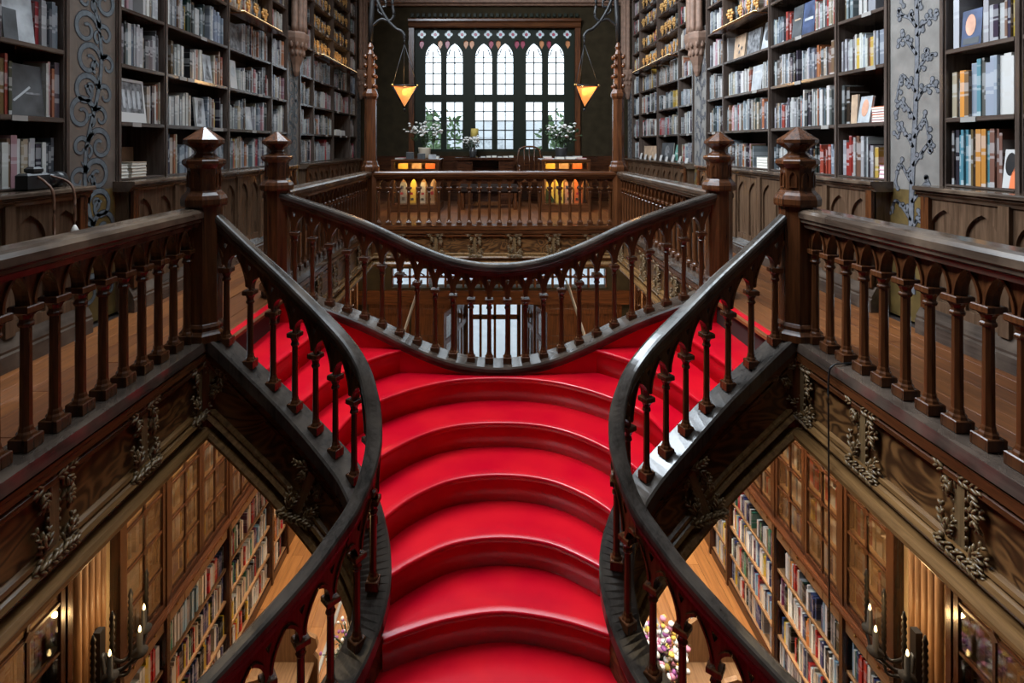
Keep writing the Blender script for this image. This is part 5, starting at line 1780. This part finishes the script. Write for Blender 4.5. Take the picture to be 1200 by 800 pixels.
# ================================================================== DISPLAY CASES ON THE GALLERY
CASES = {-1: (-1.74, -0.96), 1: (0.86, 1.65)}
for s in (-1, 1):
    x0, x1 = CASES[s]
    y0, y1 = 9.45, 10.25
    t = thing('display_case', f'glass display case glowing amber at the {SIDE[s]} of the front window', 'display case', ((x0 + x1) / 2, (y0 + y1) / 2, 0), 'glowing display cases')
    MB().box(x0 - 0.03, x1 + 0.03, y0 - 0.03, y1 + 0.03, 0.001, 0.13).build('base', 'mahogany_x', t)
    MB().bevbox(x0 - 0.03, x1 + 0.03, y0 - 0.03, y1 + 0.03, 0.865, 0.91, 0.008).build('table_top', 'mahogany_x', t)
    for px, py in ((x0, y0), (x1, y0), (x0, y1), (x1, y1)):
        MB().box(px - 0.025, px + 0.025, py - 0.025, py + 0.025, 0.13, 0.865).build('corner_post', 'mahogany_z', t)
    MB().box(x0, x1, y0 - 0.012, y0 + 0.015, 0.70, 0.745).build('front_rail', 'mahogany_x', t)
    MB().box(x0 + 0.02, x1 - 0.02, y0 + 0.4, y0 + 0.42, 0.13, 0.865).build('back_board', 'oak_x', t)
    MB().box(x0 + 0.02, x1 - 0.02, y0 + 0.02, y0 + 0.40, 0.70, 0.712).build('shelf', 'oak_x', t)
    MB().box(x0 + 0.05, x1 - 0.05, y0 + 0.03, y0 + 0.06, 0.845, 0.862).build('strip_light', 'brass', t)
    area_light('display_case_light', ((x0 + x1) / 2, y0 + 0.10, 0.69), (math.radians(25), 0, 0), x1 - x0 - 0.1, 0.05, 8.0, (1.0, 0.60, 0.22))
    area_light('display_case_light', ((x0 + x1) / 2, y0 + 0.10, 0.842), (math.radians(25), 0, 0), x1 - x0 - 0.1, 0.04, 1.6, (1.0, 0.58, 0.20))
    MB().box(x0 + 0.025, x1 - 0.025, y0 - 0.002, y0 + 0.002, 0.13, 0.70).build('front_pane', 'cabinet_glass', t)
    for px in (x0, x1):
        MB().box(px - 0.002, px + 0.002, y0 + 0.025, y1 - 0.025, 0.13, 0.865).build('side_pane', 'cabinet_glass', t)
    # books inside
    mats_in = (['cover_pale', 'cover_yellow_print', 'mat_white', 'cover_tan'] if s < 0 else ['cover_green_yellow', 'cover_yellow_print', 'cover_skin', 'cover_orange'])
    for i in range(4):
        xa = x0 + 0.07 + i * (x1 - x0 - 0.12) / 4
        xb = xa + (x1 - x0 - 0.12) / 4 - 0.03
        nm = {'cover_yellow_print': 'petal_yellow', 'cover_green_yellow': 'petal_yellow'}.get(mats_in[i], mats_in[i])
        b_ = thing('display_book', f'bright upright book, {ordw(i + 1)} from left inside the {SIDE[s]} glowing display case', 'book', ((xa + xb) / 2, y0 + 0.2, 0.13), 'books inside the display cases')
        MB().box(xa, xb, y0 + 0.20, y0 + 0.204, 0.131, 0.50 + 0.05 * (i % 2)).build('front_cover', nm, b_)
        MB().box(xa + 0.003, xb, y0 + 0.204, y0 + 0.225, 0.134, 0.497 + 0.05 * (i % 2)).build('page_block', 'paper', b_)
        if s > 0 and i == 0:
            MB().plate([(xa, 0.131), (xb, 0.131), (xb, 0.2), (xa, 0.4)], [], lambda u, v, d: (u, y0 + 0.2 + d, v), -0.002, 0.0).build('cover_print', 'leaf', b_, recalc=True)
        else:
            for q in range(3):
                u0 = xa + 0.01 + random.random() * 0.06
                MB().box(u0, u0 + 0.05, y0 + 0.1965, y0 + 0.1995, 0.18 + q * 0.1, 0.21 + q * 0.1 + 0.03 * random.random()).build('cover_print', ['cover_dark', 'cover_red', 'cover_navy'][q], b_)
    for i in range(3):
        xa = x0 + 0.06 + i * 0.24
        b_ = thing('display_book', f'low amber-lit book, {ordw(i + 1)} from left on upper shelf of {SIDE[s]} display case', 'book', (xa + 0.1, y0 + 0.2, 0.712), 'books inside the display cases')
        MB().box(xa, xa + 0.17, y0 + 0.2, y0 + 0.224, 0.7125, 0.83).build('cover', ['petal_yellow', 'cover_tan', 'cover_orange'][i], b_)
        MB().box(xa + 0.01, xa + 0.16, y0 + 0.204, y0 + 0.22, 0.83, 0.832).build('page_block', 'paper', b_)
    # books and leaflets on top
    rr_ = random.Random(40 + s)
    for i in (0, 1, 2, 3, 4, 7):
        xa = x0 + 0.02 + (i % 4) * 0.19 + rr_.uniform(0, 0.03)
        ya = y0 + 0.03 + (i // 4) * 0.34 + rr_.uniform(0, 0.04)
        hh = rr_.choice([0.02, 0.03, 0.045])
        stand = s < 0 and i in (1, 2, 3)
        row = 'front row' if i < 4 else 'back row'
        b_ = thing('tabletop_book', f'book on top of the {SIDE[s]} display case, {ordw(i % 4 + 1)} in the {row}', 'book', (xa + 0.07, ya + 0.1, 0.911), 'books on the display cases')
        mt = rr_.choice(['cover_pale', 'mat_white', 'cover_dark', 'cover_red', 'cover_pale', 'cover_navy'])
        if stand:
            MB().box(xa, xa + 0.13, ya, ya + 0.03, 0.911, 1.05 - 0.02 * i).build('cover', mt, b_)
            MB().box(xa + 0.004, xa + 0.126, ya + 0.004, ya + 0.026, 1.05 - 0.02 * i, 1.052 - 0.02 * i).build('page_block', 'paper', b_)
        else:
            MB().box(xa, xa + 0.15, ya, ya + 0.2, 0.9105, 0.914).box(xa, xa + 0.15, ya, ya + 0.2, 0.911 + hh - 0.003, 0.911 + hh).build('cover', mt, b_)
            MB().box(xa + 0.003, xa + 0.147, ya + 0.003, ya + 0.197, 0.914, 0.911 + hh - 0.003).build('page_block', 'paper', b_)


def bouquet(name, label, base, vase_mat, vase, n_stem, spread, height, leafm, petals, seed, psize=0.018, droop=0.0, per=3):
    """vase > stems, leaves, blossoms"""
    rv = random.Random(seed)
    t = thing(name, label, 'flower vase', base, 'vases of flowers')
    bx_, by_, bz_ = base
    MB().lathe([(r_, z_) for r_, z_ in vase], 12, base, smooth=True).build('vase', vase_mat, t)
    top = vase[-1][1]
    stems, leaves = MB(), MB()
    bl = {p: MB() for p in petals}
    for i in range(n_stem):
        a = rv.uniform(0, 2 * PI)
        r_ = spread * math.sqrt(rv.uniform(0.02, 1))
        hh = height * rv.uniform(0.5, 1.0)
        p0 = Vector((bx_, by_, bz_ + top * 0.7))
        p2 = Vector((bx_ + r_ * math.cos(a), by_ + r_ * math.sin(a), bz_ + top + hh * (1 - droop * r_ / spread)))
        p1 = p0.lerp(p2, 0.5) + Vector((0, 0, 0.05 * height / 0.3)) - Vector((r_ * math.cos(a), r_ * math.sin(a), 0)) * 0.2
        pts = smooth([tuple(p0), tuple(p1), tuple(p2)], 4)
        stems.tube(pts, 0.004, 4)
        for k in range(per):
            q = pts[-1 - k] + Vector((rv.gauss(0, 1), rv.gauss(0, 1), rv.gauss(0, 1))) * 0.02
            bl[rv.choice(petals)].blob(q, (psize * rv.uniform(.7, 1.3), psize * rv.uniform(.7, 1.3), psize * rv.uniform(.5, .9)), None, 6, 4)
        leaf_cloud(5, p0.lerp(p2, 0.6), (0.05, 0.05, 0.06), 0.035, rv, leaves)
    stems.build('stems', 'leaf', t)
    lv = leaves.build('leaves', leafm, t)
    lv['kind'] = 'stuff'
    for p, mb in bl.items():
        if mb.v:
            o = mb.build('blossoms', p, t)
            o['kind'] = 'stuff'
    return t


VASE = [(0.05, 0.0), (0.06, 0.02), (0.075, 0.09), (0.07, 0.14), (0.05, 0.17), (0.06, 0.20)]
BOX = [(0.085, 0.0), (0.10, 0.02), (0.115, 0.17), (0.12, 0.20)]
bouquet('flower_vase', 'spray of white blossom in a cream pot on the display case beside the left column', (-1.26, 10.02, 0.911), 'ceramic_cream', BOX, 26, 0.40, 0.50, 'leaf', ['petal_white'], 1, 0.026)
bouquet('flower_vase', 'dark leafy bouquet with pale roses on the display case beside the right column', (1.25, 10.02, 0.911), 'ceramic_dark', BOX, 34, 0.34, 0.42, 'leaf', ['petal_white', 'leaf'], 2, 0.030)

# desk, chair and little lamp in front of the window
dk = thing('writing_desk', 'long dark wooden desk below the middle of the front window', 'desk', (0.0, 10.85, 0))
MB().bevbox(-0.75, 0.44, 10.62, 11.10, 0.86, 0.91, 0.006).build('desk_top', 'cabinet_x', dk)
for xx in (-0.70, 0.11):
    p = MB().box(xx, xx + 0.30, 10.66, 11.06, 0.001, 0.86).build('pedestal', 'cabinet_z', dk)
    for k in range(3):
        d_ = MB().bevbox(xx + 0.02, xx + 0.28, 10.645, 10.66, 0.08 + k * 0.26, 0.30 + k * 0.26, 0.003).build('drawer', 'cabinet_x', p)
MB().box(-0.40, 0.11, 11.0, 11.04, 0.3, 0.86).build('modesty_panel', 'cabinet_x', dk)
for i in range(6):
    xa = -0.24 + i * 0.11
    b_ = thing('tabletop_book', f'small pale booklet on the writing desk, {ordw(i + 1)} from left', 'book', (xa, 10.8, 0.91), 'booklets on the desk')
    MB().box(xa, xa + 0.09, 10.70, 10.86, 0.9105, 0.932 + 0.01 * (i % 3)).build('cover', ['cover_pale', 'mat_white', 'cover_dark'][i % 3], b_)
    MB().box(xa + 0.002, xa + 0.088, 10.698, 10.7, 0.914, 0.928 + 0.01 * (i % 3)).build('page_block', 'paper', b_)
bouquet('flower_vase', 'small white posy in a dark vase on the writing desk', (-0.40, 10.85, 0.911), 'ceramic_dark', VASE, 18, 0.20, 0.22, 'leaf_grey', ['petal_white'], 3, 0.026)
lp_ = thing('table_lamp', 'small yellow-shaded lamp behind the posy on the writing desk', 'lamp', (-0.37, 11.05, 0.911))
MB().lathe([(0.06, 0), (0.06, 0.015), (0.012, 0.03), (0.010, 0.44)], 10, (-0.37, 11.05, 0.911), smooth=True).build('stand', 'brass', lp_)
MB().lathe([(0.085, 0.42), (0.075, 0.58)], 12, (-0.37, 11.05, 0.911), smooth=True).build('shade', 'yellow_shade', lp_)
ch = thing('armchair', 'dark curved-back chair beside the writing desk under the window', 'chair', (0.70, 10.30, 0))
for dx in (-0.2, 0.2):
    for dy in (-0.2, 0.2):
        MB().tube([(0.72 + dx, 10.45 + dy, 0.001), (0.72 + dx * 0.9, 10.45 + dy * 0.9, 0.44)], 0.02, 6).build('leg', 'mahogany_z', ch)
MB().bevbox(0.49, 0.95, 10.22, 10.68, 0.44, 0.50, 0.01).build('seat', 'mahogany_x', ch)
MB().tube(smooth([(0.51, 10.62, 0.5), (0.48, 10.66, 0.80), (0.52, 10.70, 1.08)], 5), 0.02, 6).build('back_post', 'mahogany_z', ch)
MB().tube(smooth([(0.93, 10.62, 0.5), (0.96, 10.66, 0.80), (0.92, 10.70, 1.08)], 5), 0.02, 6).build('back_post', 'mahogany_z', ch)
MB().tube(smooth([(0.52, 10.70, 1.06), (0.62, 10.72, 1.12), (0.82, 10.72, 1.12), (0.92, 10.70, 1.06)], 4), 0.022, 6).build('backrest', 'mahogany_x', ch)
for xx in (0.62, 0.72, 0.82):
    MB().tube([(xx, 10.66, 0.5), (xx, 10.71, 1.11)], 0.010, 6).build('back_spindle', 'mahogany_z', ch)
for xx in (0.50, 0.94):
    MB().tube(smooth([(xx, 10.66, 0.74), (xx, 10.42, 0.76), (xx, 10.26, 0.70), (xx, 10.25, 0.5)], 5), 0.018, 6).build('armrest', 'mahogany_y', ch)
ch.location.y += 0.13
bn = thing('upholstered_bench', 'low dark upholstered bench standing in front of the desk', 'bench', (-0.08, 9.9, 0))
MB().bevbox(-0.62, 0.46, 9.72, 10.12, 0.30, 0.44, 0.03).build('seat', 'dark_fabric', bn)
for xx in (-0.55, 0.39):
    for yy in (9.76, 10.08):
        MB().lathe([(0.03, 0.001), (0.04, 0.10), (0.025, 0.2), (0.035, 0.30)], 8, (xx, yy, 0)).build('leg', 'mahogany_z', bn)

# ================================================================== SMALL THINGS NEAR THE STAIRS
# black camera with a strap on the left counter
cx_, cy_, cz_ = -2.585, 3.02, 0.906
ca = thing('camera', 'black photo camera with big lens and dangling strap on the left counter', 'camera', (cx_, cy_, cz_))
MB().bevbox(cx_ - 0.035, cx_ + 0.035, cy_ - 0.08, cy_ + 0.07, cz_, cz_ + 0.095, 0.012).build('body', 'black_plastic', ca)
MB().bevbox(cx_ - 0.025, cx_ + 0.03, cy_ - 0.035, cy_ + 0.03, cz_ + 0.09, cz_ + 0.13, 0.012).build('viewfinder_hump', 'black_plastic', ca)
for r_, a, b_ in ((0.040, 0.02, 0.09), (0.046, 0.09, 0.14)):
    mb = MB()
    mb.lathe([(r_, a), (r_, b_)], 16, smooth=True)
    mb.v = [(cx_ + p[0], cy_ + 0.05 + p[2], cz_ + 0.05 + p[1]) for p in mb.v]
    mb.build('lens_barrel', 'black_plastic', ca, recalc=True)
mb = MB().lathe([(0.038, 0.1402), (0.01, 0.146)], 16, smooth=True)
mb.v = [(cx_ + p[0], cy_ + 0.05 + p[2], cz_ + 0.05 + p[1]) for p in mb.v]
mb.build('lens_glass', 'lens_glass', ca, recalc=True)
for dy, zl, tip in ((-0.02, 0.42, 'strap_leather'), (0.13, 0.36, 'strap_tip')):
    mb = MB().tube(smooth([(cx_ + 0.03, cy_ + dy * 0.6, cz_ + 0.075), (cx_ + 0.085, cy_ + dy, cz_ + 0.04), (cx_ + 0.125, cy_ + dy, cz_ - 0.03), (cx_ + 0.128, cy_ + dy, cz_ - zl + 0.14)], 6), 0.007, 6)
    st_ = mb.build('strap', 'strap_leather', ca)
    MB().lathe([(0.006, 0.15), (0.020, 0.12), (0.022, 0.03), (0.006, 0.0)][::-1], 8, (cx_ + 0.128, cy_ + dy, cz_ - zl), smooth=True).build('strap_tassel', tip, ca)

# thin cable down the right fascia
tag(MB().tube(smooth([(1.83, 2.74, 0.070), (1.72, 2.72, 0.069), (1.635, 2.70, 0.066), (1.612, 2.70, 0.0), (1.612, 2.70, -0.3), (1.614, 2.70, -0.75), (1.615, 2.70, -1.2)], 6), 0.004, 6).build('cable', 'black_plastic'),
    'thin black cable hanging down over the right carved fascia', 'cable')

# book trolleys on rails and flowers on the ground floor
for s in (-1, 1):
    x0, y0 = s * 1.95, 4.75
    t = thing('book_trolley', f'wooden book trolley with scalloped sides on the ground floor, {SIDE[s]} of stairs', 'trolley', (x0, y0, GZ), 'book trolleys on rails')
    for dy in (-0.30, 0.30):
        fr = lambda u, v, d: (x0 + u, y0 + dy + d, GZ + v)
        half_o = [(0.30, 0.10), (0.30, 0.45), (0.26, 0.50), (0.30, 0.56), (0.28, 0.64), (0.20, 0.68), (0.18, 0.76), (0.10, 0.82), (0.0, 0.85)]
        MB().plate(half_o + [(-u, v) for u, v in reversed(half_o[:-1])], [], fr, -0.02, 0.02).build('scalloped_side', 'oak_z', t, recalc=True)
    for z in (0.14, 0.40):
        MB().box(x0 - 0.27, x0 + 0.27, y0 - 0.29, y0 + 0.29, GZ + z, GZ + z + 0.025).build('shelf', 'oak_y', t)
    for dx in (-0.2, 0.2):
        for dy in (-0.22, 0.22):
            mb = MB().lathe([(0.05, -0.015), (0.05, 0.015)], 12)
            mb.v = [(x0 + dx + p[2], y0 + dy + p[0], GZ + 0.072 + p[1]) for p in mb.v]
            mb.build('wheel', 'iron', t, recalc=True)
    t = thing('floor_rail', f'steel trolley rails on the ground floor, {SIDE[s]} of stairs', 'rail', (x0, 5.0, GZ), 'trolley rails')
    for dx in (-0.2, 0.2):
        MB().box(x0 + dx - 0.015, x0 + dx + 0.015, 2.6, 9.0, GZ + 0.003, GZ + 0.022).build('rail', 'steel', t)
POT = [(0.09, 0.0), (0.13, 0.02), (0.16, 0.30), (0.15, 0.55), (0.17, 0.60)]
bouquet('flower_vase', 'full bouquet of purple, yellow and white flowers beside the stair foot', (1.40, 4.80, GZ + 0.002), 'ceramic_cream', POT, 60, 0.30, 0.42, 'leaf_grey', ['petal_white', 'petal_purple', 'petal_yellow', 'petal_white', 'petal_pink'], 5, 0.026, 0.5, 4)
bouquet('flower_vase', 'pale lavender and white sprigs in a pot under the stairs', (-1.32, 4.88, GZ + 0.002), 'ceramic_cream', POT, 26, 0.26, 0.40, 'leaf_grey', ['petal_white', 'petal_white', 'petal_purple'], 6, 0.016, 0.4, 2)

# ================================================================== BOOKS ON THE SHELVES
import bpy_extras.object_utils as bou
bpy.context.view_layer.update()
dg = bpy.context.evaluated_depsgraph_get()
F = 640.0


def px(p):
    r_ = (p.y - CAM.y)
    if r_ < 0.2:
        return None
    return 574 + F * (p.x - CAM.x) / r_, 170 - F * (p.z - CAM.z) / r_


for bk in BOOKS:
    s = bk['s']
    x = s * bk['x']
    seen = 0
    cs = [px(Vector((x, y, z))) for y in (bk['y0'], bk['y1']) for z in (bk['z'], bk['z'] + bk['h'])]
    bk['score'] = 0.0
    if any(c is None for c in cs):
        continue
    us = [c[0] for c in cs]
    vs = [c[1] for c in cs]
    if max(us) < 0 or min(us) > 1200 or max(vs) < 0 or min(vs) > 800:
        continue
    for fy, fz in ((0.5, 0.12), (0.3, 0.3), (0.7, 0.5), (0.3, 0.7), (0.6, 0.9)):
        p = Vector((x - s * 0.006, bk['y0'] + fy * (bk['y1'] - bk['y0']), bk['z'] + fz * bk['h']))
        c = px(p)
        if not (0 <= c[0] <= 1200 and 0 <= c[1] <= 800):
            continue
        d = p - CAM
        hit, *_ = scn.ray_cast(dg, CAM + d.normalized() * 0.05, d.normalized(), distance=d.length - 0.07)
        if not hit:
            seen += 1
    bk['score'] = seen / 5 * (max(us) - min(us)) * (max(vs) - min(vs)) * (0.25 if bk['bay'][1] == 'c' else 1.0)

# position of each book along its shelf as the photograph shows it
rows = {}
for bk in BOOKS:
    rows.setdefault((bk['bay'], bk['shelf']), []).append(bk)
for key, L in rows.items():
    L.sort(key=lambda b_: b_['y0'], reverse=key[0][0] > 0)
    L2 = [b_ for b_ in L if b_['y1'] < 99]
    for i, b_ in enumerate(L2):
        b_['ord'] = i + 1
order = sorted(BOOKS, key=lambda b_: -b_['score'])
single = [b_ for b_ in order if b_['score'] > 0][:300]
rest = order[len(single):]


def col_mesh(name, boxes):
    """boxes: (x0, x1, y0, y1, z0, z1, colour); colour attribute with the height fraction in alpha"""
    v, f, c = [], [], []
    for x0, x1, y0, y1, z0, z1, col in boxes:
        o = len(v)
        x0, x1 = min(x0, x1), max(x0, x1)
        v += [(x0, y0, z0), (x1, y0, z0), (x1, y1, z0), (x0, y1, z0), (x0, y0, z1), (x1, y0, z1), (x1, y1, z1), (x0, y1, z1)]
        f += [tuple(i + o for i in q) for q in ((0, 3, 2, 1), (4, 5, 6, 7), (0, 1, 5, 4), (1, 2, 6, 5), (2, 3, 7, 6), (3, 0, 4, 7))]
        a0, a1 = rb.uniform(0.02, 0.34), rb.uniform(0.72, 1.0)
        c += [(*col, a0)] * 4 + [(*col, a1)] * 4
    me = bpy.data.meshes.new(name)
    me.from_pydata(v, [], f)
    ca_ = me.color_attributes.new('Col', 'FLOAT_COLOR', 'POINT')
    ca_.data.foreach_set('color', [k for q in c for k in q])
    me.materials.append(MATS['book_cloth'])
    me.update()
    return me


for bk in single:
    s, x, d, h = bk['s'], bk['x'], bk['d'], bk['h']
    th = bk['y1'] - bk['y0']
    xs = lambda v: s * v
    b_t = min(0.003, th * 0.15)
    col = bk['col']
    me = col_mesh('book', [(xs(0), xs(0.004), -th / 2, th / 2, 0, h, col), (xs(0.004), xs(d), -th / 2, -th / 2 + b_t, 0, h, col), (xs(0.004), xs(d), th / 2 - b_t, th / 2, 0, h, col)])
    o = obj('book', me, None, (xs(x), (bk['y0'] + bk['y1']) / 2, bk['z']))
    sh = SHELFN[bk['shelf']]
    tag(o, f"{bk['cn']} book {ordw(bk['ord'])} from left, {sh}, {BAYS[bk['bay']]}", 'book', 'shelved books standing spine out')
    pm = MB().box(xs(0.004), xs(d - 0.004), -th / 2 + b_t, th / 2 - b_t, 0.003, h - 0.004).mesh('page_block', 'paper')
    p = bpy.data.objects.new('page_block', pm)
    p.parent = o
    COL.objects.link(p)
boxes = []
for bk in rest:
    s = bk['s']
    boxes.append((s * bk['x'], s * (bk['x'] + bk['d']), bk['y0'], bk['y1'], bk['z'], bk['z'] + bk['h'], bk['col']))
rs = obj('packed_books', col_mesh('packed_books', boxes))
tag(rs, 'countless smaller books packed along the remaining shelves', 'books', kind='stuff')

# cabinet panes last, so that they do not block the look at the books
for x, y, pw, z, ph, par in PANES:
    MB().box(x - 0.0015, x + 0.0015, y + 0.004, y + pw - 0.004, z + 0.004, z + ph - 0.004).build('pane', 'cabinet_glass', par)
print('books', len(BOOKS), 'single', len(single), 'objects', len(bpy.data.objects))
